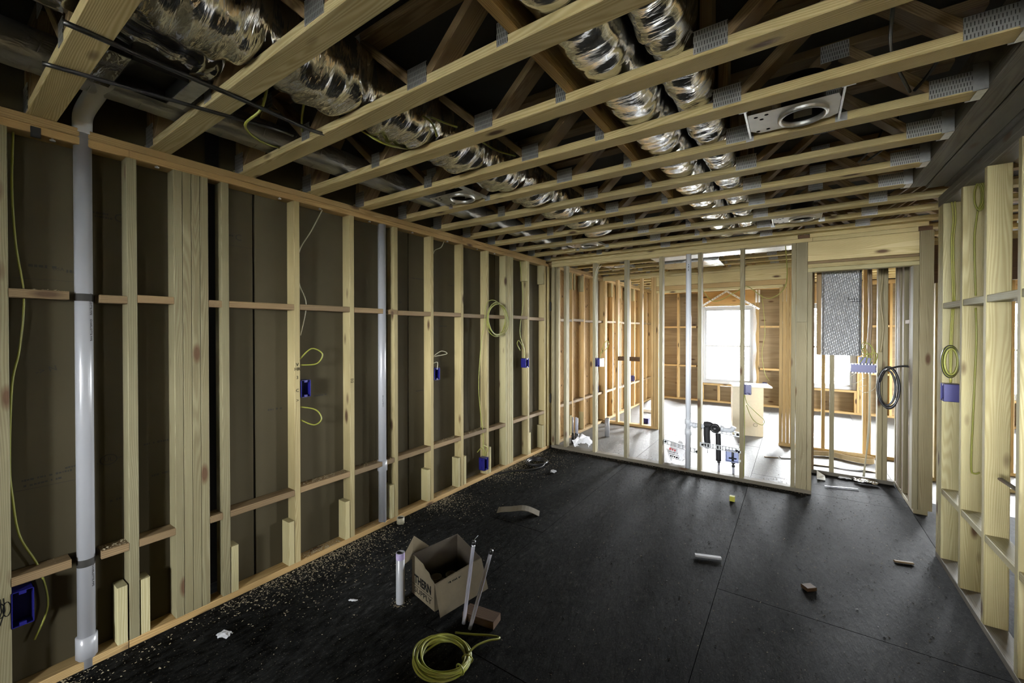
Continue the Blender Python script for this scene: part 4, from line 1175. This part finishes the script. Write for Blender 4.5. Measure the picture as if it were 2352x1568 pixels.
for i, (q1, q2, z, tilt, lab) in enumerate(((.42, .55, .08, .0, 'plastic cup standing rim up at the back of the cardboard box'), (.30, .35, .065, .0, 'plastic cup standing in the middle of the cardboard box'), (.62, .33, .06, .0, 'plastic cup standing at the left side inside the cardboard box'),
                                           (.50, .30, .055, -.75, 'plastic cup tipped over near the box front'), (.22, .62, .06, .1, 'plastic cup by the right side inside the cardboard box'))):
    c = Fc + u1 * q1 + u2 * q2
    t = thing('plastic_cup', lab, 'cup', (c.x, c.y, .006), 'cups in the cardboard box')
    M = T(c.x, c.y, .0065 + (.028 if tilt > .5 else 0)) @ Matrix.Rotation(tilt, 4, 'X')
    lathe('body', t, [(0, .002), (.026, 0), (.030, .06 + z * .3), (.028, .06 + z * .3), (.024, .004), (0, .006)], CUPM, 18, M)
    lathe('rim', t, [(.030, .057 + z * .3), (.033, .059 + z * .3), (.033, .064 + z * .3), (.029, .064 + z * .3)], CUPM, 18, M)

# white stub pipe through the floor
t = thing('stub_pipe', 'short white pipe stub with purple rim standing by the cardboard box', 'pipe', (-1.857, 1.579, 0))
lathe('barrel', t, [(.0245, .0005), (.0245, .288), (.0215, .290), (.0215, .12)], PVC, 28, T(-1.857, 1.579, 0))
lathe('primer_band', t, [(.0247, .252), (.0248, .253), (.0248, .288), (.0247, .2885)], PURPLE, 28, T(-1.857, 1.579, 0))
lathe('dark_inside', t, [(0, .12), (.0215, .12)], DARKM, 20, T(-1.857, 1.579, 0))
# two supply tubes beside a block
for a, b, lab, cap in (((-1.444, 1.653, 0), (-1.432, 1.720, .40), 'left white upright supply tube with a wire tip beside the wood block', True), ((-1.392, 1.642, 0), (-1.300, 1.700, .40), 'right white leaning supply tube capped in black beside the wood block', False)):
    t = thing('supply_tube', lab, 'tube', a, 'white supply tubes in the floor')
    a_, b_ = Vector(a), Vector(b)
    d = (b_ - a_)
    tube('tubing', t, [a_ + Vector((0, 0, .001)), a_ + d * .3, a_ + d * .7, b_], .0095, PEX, 14, smooth_n=3)
    tube('cap', t, [b_ - d.normalized() * .002, b_ + d.normalized() * .018], .0108, BLACK, 12, smooth_n=0)
    if cap:
        tube('crimp_ring', t, [b_ - d.normalized() * .012, b_ - d.normalized() * .005], .0105, GALV, 12, smooth_n=0)
        tube('wire', t, [b_ + d.normalized() * .016, b_ + d.normalized() * .03 + Vector((.006, .004, 0)), b_ + d.normalized() * .045 + Vector((.016, .012, 0))], .0015, GALV, 5)
t = tag(stick('wood_block', None, (-1.478, 1.715, .0205), (-1.292, 1.745, .0205), .085, .040, DARKW), 'dark brown offcut block lying behind the two white tubes', 'wood block')
# yellow cable coil
t = thing('cable_coil', 'large yellow cable coil lying on the dark floor in front', 'cable', (-1.365, 1.42, 0), 'yellow cables')
for i in range(9):
    a, b = .128 + random.uniform(-.018, .012), .113 + random.uniform(-.016, .012)
    cx, cy = -1.368 + random.uniform(-.012, .012), 1.415 + random.uniform(-.012, .012)
    tube('loop', t, [(cx + a * math.cos(q) * (1 + .05 * math.sin(2 * q + i)), cy + b * math.sin(q), .008 + .006 * (i % 5) + .006 * math.sin(q * 2 + i)) for q in [j * math.pi / 9 for j in range(18)]], .0052, YELLOW, 7, True, 4)
tube('tail', t, [(-1.27, 1.49, .03), (-1.262, 1.54, .035), (-1.24, 1.60, .03), (-1.215, 1.647, .02), (-1.222, 1.665, .015), (-1.27, 1.64, .02), (-1.34, 1.60, .02), (-1.42, 1.56, .02)], .005, YELLOW, 7)
for q in (-.15, .45):
    p = (-1.368 + .125 * math.cos(q), 1.415 + .11 * math.sin(q), .022)
    tube('tie', t, [(p[0] + .024 * math.cos(w_) * math.cos(q), p[1] + .024 * math.cos(w_) * math.sin(q), p[2] + .021 * math.sin(w_)) for w_ in [j * math.pi / 5 for j in range(10)]], .0035, YELLOW, 6, True, 3)
# black coil near the left wall
t = thing('cable_coil', 'glossy black hose coil lying on the floor by the far left wall', 'hose', (-2.5, 4.1, 0), 'black cables')
for i in range(4):
    a, b = .10 + .008 * i, .10 + .012 * i
    tube('loop', t, [(-2.49 + .008 * math.sin(i * 2) + a * math.cos(q), 4.15 + b * math.sin(q), .011 + .005 * i + .004 * math.sin(2 * q + i)) for q in [j * math.pi / 8 for j in range(16)]], .010, BLACK, 8, True, 3)
tube('tail', t, [(-2.38, 4.15, .03), (-2.365, 4.05, .012), (-2.42, 3.90, .011), (-2.53, 3.78, .011), (-2.60, 3.68, .011), (-2.66, 3.55, .011)], .010, BLACK, 8)

def scrap(name, label, cat, c, size, mat, seed, seg=7, amp=.3, flat=.35, group=None, rz=0.0):
    """crumpled sheet with thickness, lying on the floor at c"""
    r_ = random.Random(seed); vs, fs = [], []
    M = Matrix.Rotation(rz, 4, 'Z')
    top = []
    for i in range(seg):
        for j in range(seg):
            u, v = i / (seg - 1) - .5, j / (seg - 1) - .5
            k = 1 - .35 * (u * u + v * v) * 4 * r_.uniform(.5, 1)
            top.append(M @ Vector((u * size[0] * k + r_.uniform(-.04, .04) * size[0], v * size[1] * k + r_.uniform(-.04, .04) * size[1], .004 + size[2] * (r_.uniform(0, amp) + (1 - amp) * max(0, 1 - 2.6 * (u * u + v * v)) * (1 - flat)))))
    vs = [v + Vector(c) for v in top] + [v + Vector(c) + Vector((0, 0, -.0015)) for v in top]
    n = seg * seg
    for i in range(seg - 1):
        for j in range(seg - 1):
            a = i * seg + j
            fs.append((a, a + seg, a + seg + 1, a + 1)); fs.append((n + a, n + a + 1, n + a + seg + 1, n + a + seg))
    o = mesh(name, [v - Vector(c) for v in vs], fs, mat, None, T(*c))
    return tag(o, label, cat, group)
G = 'litter on the floor'
scrap('paper_scrap', 'crumpled white paper cup scrap near the left wall in front', 'litter', (-2.385, .895, .001), (.095, .06, .035), PAPER, 1, group=G, rz=.6)
scrap('paper_scrap', 'small white paper wad by the black hose coil', 'litter', (-2.18, 3.985, .001), (.085, .075, .035), PAPER, 2, group=G)
scrap('paper_scrap', 'tiny pale paper strip left of the cardboard box', 'litter', (-2.09, 1.43, .001), (.07, .022, .012), PAPER, 3, group=G, rz=.5)
scrap('plastic_bag', 'clear plastic bag resting against the partition plate at the left', 'bag', (-2.31, 5.03, .001), (.34, .16, .22), FILM, 4, 9, .35, .2, rz=.5)
scrap('plastic_bag', 'clear plastic bag with red print behind the stack pipe', 'bag', (-1.13, 5.12, .001), (.30, .24, .30), FILM, 5, 10, .3, .1)
bagp = [o for o in bpy.data.objects if o.name.startswith('plastic_bag')][-1]
dash_row('red_print', bagp, (-1.16, 4.972, .185), (1, 0, -.2), (.2, .2, 1), .07, .03, REDINK, 81)
for n, z in enumerate((.155, .13, .105, .085)):
    dash_row('print', bagp, (-1.155 + .01 * n, 4.970, z), (1, 0, -.15), (.15, .2, 1), .10, .009 if n != 2 else .02, INK, 82 + n)
scrap('foil_scrap', 'crumpled shiny foil and plastic wad in the alcove', 'litter', (.60, 5.49, .001), (.26, .09, .06), foil_mat('loose_foil', rough=.12, stretch=(40, 40, 40)), 6, 9, .5, .2, group=G)
scrap('foil_scrap', 'thin clear plastic scrap beside the foil wad in the alcove', 'litter', (.44, 5.54, .001), (.14, .07, .03), FILM, 7, group=G)
for (a, b, wd, th, mat, nm, lab, cat) in (
    ((-.560, 3.05, .012), (-.405, 3.105, .012),   .03, .014, PAPER, 'wood_stick', 'pale wood offcut stick in the middle of the dark floor', 'wood scrap'),
    ((.255, 5.15, .008), (.52, 5.235, .008), .008, .008, PEX, 'rod', 'thin white rod lying on the floor before the alcove', 'rod'),
    ((.56, 3.74, .007), (.66, 3.77, .007), .02, .01, BROWNW, 'wood_stick', 'short dull wood sliver near the right wall plate', 'wood scrap'),
    ((.055, 3.03, .012), (.10, 3.07, .012), .05, .022, DARKW, 'wood_chip', 'dark wood chip in the foreground floor near the right', 'wood scrap'),
    ((-2.41, 8.0, .03), (-2.19, 8.0, .03), .13, .055, WHITEB, 'foam_board', 'white foam offcut on the floor near the window wall', 'foam board'),
    ((-.14, 6.02, .008), (.10, 6.12, .008), .06, .012, PAPER, 'cardboard_strip', 'white paper strip on the floor behind the alcove post', 'litter'),
    ((-.30, 5.94, .006), (-.16, 5.99, .006), .02, .008, BROWNW, 'wood_stick', 'thin splinter on the bright floor behind the partition', 'wood scrap'),
):
    tag(stick(nm, None, a, b, wd, th, mat, c=.002), lab, cat, G)
t = tag(mesh('foam_cube', *box_geo((-.485, 4.225, .001), (-.443, 4.265, .045)), YBLOCK), 'small yellow foam cube on the floor before the partition', 'foam block')
v_ = [(.20, 5.37, .001), (.27, 5.37, .001), (.27, 5.44, .001), (.20, 5.44, .001), (.20, 5.37, .02), (.20, 5.44, .075), (.27, 5.37, .02), (.27, 5.44, .03)]
tag(mesh('foam_wedge', v_, [(3, 2, 1, 0), (4, 6, 7, 5), (0, 1, 6, 4), (2, 3, 5, 7), (1, 2, 7, 6), (3, 0, 4, 5)], WHITEB), 'white wedge scrap against the left foot of the alcove', 'foam block')
# curved cardboard sleeve piece
def sleeve(name, label, c, rz, L_, W_, rise, mat, cat, group=None, n=12, th=.004):
    vs, fs = [], []
    for i in range(n + 1):
        u = i / n - .5
        z = rise * (1 - (2 * u) ** 2) * .55 + .006 * math.sin(9 * u) + .003
        for v in (-.5, .5):
            vs.append((u * L_, v * W_, z + .05 * rise * v)); vs.append((u * L_, v * W_, z + th + .05 * rise * v))
    for i in range(n):
        a, b = i * 4, i * 4 + 4
        fs += [(a, a + 2, b + 2, b), (a + 1, b + 1, b + 3, a + 3), (a, b, b + 1, a + 1), (a + 2, a + 3, b + 3, b + 2)]
    fs += [(0, 1, 3, 2), (4 * n, 4 * n + 2, 4 * n + 3, 4 * n + 1)]
    return tag(mesh(name, vs, fs, mat, None, T(*c) @ Matrix.Rotation(rz, 4, 'Z')), label, cat, group)
sleeve('cardboard_strip', 'bent brown corrugated strip lying on the mid floor', (-1.945, 2.935, .001), .48, .36, .095, .06, CARD, 'cardboard')
lathe_o = thing('tape_roll', 'small cream pipe ring standing by the left bottom plate', 'ring', (-2.625, 2.235, 0))
lathe('ring', lathe_o, [(.026, .001), (.030, .001), (.030, .048), (.026, .048), (.026, .001)], plain('cream_plastic', (0.29, 0.265, 0.19), .5), 24, T(-2.625, 2.235, 0))
lathe('core', lathe_o, [(0, .040), (.0255, .040)], DARKM, 20, T(-2.625, 2.235, 0))
# cardboard band curled on the floor behind the alcove
t = thing('cardboard_band', 'long curled tan cardboard band on the floor behind the alcove', 'cardboard', (.5, 6.45, 0))
pts = spline([(.10, 6.30, .03), (.35, 6.42, .03), (.50, 6.36, .03), (.66, 6.30, .03), (.76, 6.34, .03), (.78, 6.44, .03), (.70, 6.50, .03), (.52, 6.53, .03), (.40, 6.56, .03)], 6)
vs, fs = [], []
for p in pts:
    vs += [Vector((p.x, p.y, .001)), Vector((p.x, p.y, .062)), Vector((p.x, p.y + .004, .062)), Vector((p.x, p.y + .004, .001))]
for i in range(len(pts) - 1):
    for k in range(4):
        l = (k + 1) % 4
        fs.append((i * 4 + k, i * 4 + l, i * 4 + 4 + l, i * 4 + 4 + k))
fs += [(3, 2, 1, 0), tuple(len(vs) - 4 + i for i in range(4))]
mesh('band', vs, fs, TAN, t)
sleeve('cardboard_strip', 'flat pale cardboard strip lying in front of the curled band', (.42, 5.98, .001), .12, .75, .10, .02, TAN, 'cardboard')
# white post stub in the next room
t = thing('stub_pipe', 'short white pipe stub on the floor of the window room', 'pipe', (-2.27, 5.79, 0))
lathe('barrel', t, [(0, .001), (.034, .001), (.034, .27), (.030, .272), (.030, .10)], PVC, 24, T(-2.27, 5.79, 0))
for i, (x, y) in enumerate(((-2.53, 5.18), (-2.49, 5.20), (-2.455, 5.17))):
    t = thing('supply_tube', ('left', 'middle', 'right')[i] + 'most of three short white tubes in black sleeves behind the partition', 'tube', (x, y, 0), 'tubes in black sleeves')
    lathe('tubing', t, [(0, .14), (.011, .14), (.011, .36), (0, .362)], PEX, 12, T(x, y, 0))
    lathe('sleeve', t, [(0, .001), (.019, .001), (.019, .14), (.011, .145)], BLACK, 12, T(x, y, 0))

# pale carton with a board on top in the window room
t = thing('carton', 'tall pale cream carton standing in the window room', 'carton', (-.57, 7.25, 0))
d1 = Vector((.985, .17, 0)).normalized(); d2 = Vector((-.17, .985, 0)).normalized()
A = Vector((-.765, 6.98, .001))
vs = []
for z in (0, .715):
    for (p, q) in ((0, 0), (.40, 0), (.40, .34), (0, .34)):
        vs.append(A + d1 * p + d2 * q + Vector((0, 0, z)))
mesh('body', vs, [(3, 2, 1, 0), (4, 5, 6, 7), (0, 1, 5, 4), (1, 2, 6, 5), (2, 3, 7, 6), (3, 0, 4, 7)], plain('cream_carton', (.62, .58, .46), .8, noise=.04), t)
mesh('flap', *join_geo([box_geo((-.95, 7.08, .700), (-.70, 7.10, .704))]), WHITEB, t)
cm = [Vector((-.47, 7.025, .17)) + d1 * (.026 * math.cos(a)) + Vector((0, 0, .026 * math.sin(a))) for a in [j * math.pi / 8 for j in range(16)]]
vs, fs = tube_geo([c - d2 * .002 for c in cm], .002, 4, True)
mesh('printed_ring', vs, fs, FAINT, t)
tag(stick('cover_board', None, (-.80, 7.12, .735), (-.30, 7.22, .735), .42, .02, WHITEB), 'white board laid across the top of the pale carton', 'board')

# window trimmings in the far wall
def metal_strap(label, a, b):
    t = thing('metal_strap', label, 'strap', a, 'white perforated straps by the window')
    stick('band', t, a, b, .038, .003, WHITEM, (0, 1, 0), .0008)
    d = Vector(b) - Vector(a)
    for i in range(1, 10):
        c = Vector(a) + d * (i / 10)
        lathe('nail_hole', t, [(0, -.0022), (.008, -.0022), (.008, -.001)], INK, 8, T(c.x, c.y, c.z) @ Matrix.Rotation(-math.pi / 2, 4, 'X') @ T(0, 0, 0))
metal_strap('white perforated strap sloping up to the left of the window header peak', (-1.70, 9.845, 2.09), (-1.20, 9.845, 2.40))
metal_strap('white perforated strap sloping down to the right over the window header', (-1.20, 9.84, 2.40), (-.60, 9.84, 2.0))
for i, x in enumerate((-.655, -.605, -.19, -.14)):
    t = thing('metal_strap', 'white perforated strap on the ' + ('first', 'second', 'third', 'fourth')[i] + ' stud right of the window', 'strap', (x, 9.87, 2.14), 'white perforated straps by the window')
    mesh('band', *box_geo((x - .016, 9.872, 2.14), (x + .016, 9.876, 2.40)), WHITEM, t)
t = thing('flashing_tape', 'loose white flashing tape edge on the right of the window', 'tape', (-.68, 9.86, .5))
vs, fs = [], []
for i in range(15):
    z = .45 + i * .115
    xo = .012 * math.sin(i * 1.3)
    vs += [(-.705, 9.868, z), (-.655 + xo, 9.855 + .008 * math.sin(i), z), (-.655 + xo, 9.858 + .008 * math.sin(i), z), (-.705, 9.871, z)]
for i in range(14):
    for k in range(4):
        fs.append((i * 4 + k, i * 4 + (k + 1) % 4, i * 4 + 4 + (k + 1) % 4, i * 4 + 4 + k))
mesh('tape', vs, fs, WHITEM, t)
cable('yellow cable running down the stud right of the window', [(-.56, 9.84, 2.3), (-.52, 9.84, 1.9), (-.50, 9.84, 1.5), (-.55, 9.84, 1.1), (-.50, 9.84, .7), (-.42, 9.82, .55)], r=.006)
# black gaskets between the left wall end and the partition
for z, lab in ((1.88, 'upper'), (.66, 'lower')):
    t = thing('corner_clip', lab + ' black clip in the corner of the left wall and partition', 'clip', (-2.684, 4.805, z), 'black corner clips')
    mesh('clip', *join_geo([box_geo((-2.684, 4.802, z - .06), (-2.672, 4.824, z + .06)), box_geo((-2.684, 4.798, z - .05), (-2.68, 4.802, z + .05))]), BLACK, t)
# stick poking out of the right wall
tag(stick('wood_stick', None, (.825, 2.98, .84), (.885, 2.70, .80), .02, .012, GREYW), 'thin grey stick poking out between the right wall studs', 'wood scrap')

# ================================================================== WOOD SHAVINGS (uncountable)
def shavings(name, label, pts, mat, smin, smax, seed):
    r_ = random.Random(seed); vs, fs = [], []
    for (x, y, z) in pts:
        s = r_.uniform(smin, smax); a = r_.uniform(0, 6.28); e = r_.uniform(.2, .6)
        c, d = math.cos(a) * s, math.sin(a) * s
        o = len(vs); t_ = r_.uniform(-.3, .9) * s
        vs += [(x - c - d * e, y - d + c * e, z), (x + c - d * e, y + d + c * e, z + max(0, t_)), (x + c + d * e, y + d - c * e, z + max(0, t_) * .6), (x - c + d * e, y - d - c * e, z + .0006), (x, y, z + s * .5)]
        fs += [(o, o + 3, o + 4), (o + 3, o + 2, o + 4), (o + 2, o + 1, o + 4), (o + 1, o, o + 4)]
    o = mesh(name, vs, fs, mat)
    return tag(o, label, 'sawdust', kind='stuff')
r_ = random.Random(11)
pts = []
while len(pts) < 5200:
    y = r_.uniform(.2, 4.75); dd = r_.expovariate(1 / .13)
    clump = .45 + .55 * math.sin(y * 5.1 + 1.3 * math.sin(y * 2.3))
    if dd < 1.2 and r_.random() < max(.12, clump):
        pts.append((XL + .006 + dd, y, .0008))
shavings('wood_shavings', 'pale wood shavings strewn along the foot of the left wall', pts, SHAV, .0016, .0055, 1)
pts = [(r_.uniform(-2.3, .75), r_.uniform(.9, 4.75), .0008) for _ in range(900)]
pts += [(-1.857 + .03 * math.cos(a) + r_.gauss(0, .012), 1.579 + .03 * math.sin(a) + r_.gauss(0, .012), .0008) for a in [r_.uniform(0, 6.28) for _ in range(120)]]
shavings('wood_shavings', 'sparse pale wood flecks scattered over the dark floor', pts, SHAV, .0012, .0042, 2)
pts = []
for (y0, y1, z, n) in ((.27, .40, .523, 130), (.27, .40, 1.735, 40), (.51, .60, .519, 50), (1.47, 1.81, .525, 150), (2.69, 3.03, .525, 150), (1.90, 2.22, .523, 60), (3.1, 3.44, .525, 100), (1.48, 1.75, PT + .001, 200), (1.9, 2.2, PT + .001, 60), (2.7, 2.98, PT + .001, 160), (3.5, 3.78, PT + .001, 120)):
    pts += [(r_.uniform(XLB + .01, XL - .004), r_.uniform(y0, y1), z) for _ in range(n)]
shavings('wood_shavings', 'wood shavings heaped on the left wall blocks and floor plate', pts, SHAV, .002, .006, 3)
pts = [(r_.uniform(-2.4, .78), r_.triangular(1.2, 5.5, 4.6), .0008) for _ in range(2600)]
pts = [q for q in pts if q[1] < YF - .01 or q[0] > .2]
shavings('wood_shavings', 'dark grit and chips strewn over the floor before the alcove', pts, plain('dark_grit', (.03, .028, .025), .9, noise=.6, nscale=200), .002, .0065, 5)
pts = [(r_.uniform(-2.6, .1), YF + .089 + abs(r_.gauss(0, .12)), .0008) for _ in range(900)]
pts += [(r_.uniform(-2.6, .1), YF - abs(r_.gauss(0, .04)), .0008) for _ in range(500)]
shavings('wood_shavings', 'dark and pale crumbs along both sides of the partition plate', pts, plain('mixed_crumbs', (.16, .13, .09), .9, noise=.5, nscale=300), .002, .007, 4)
print('objects', len(bpy.data.objects))
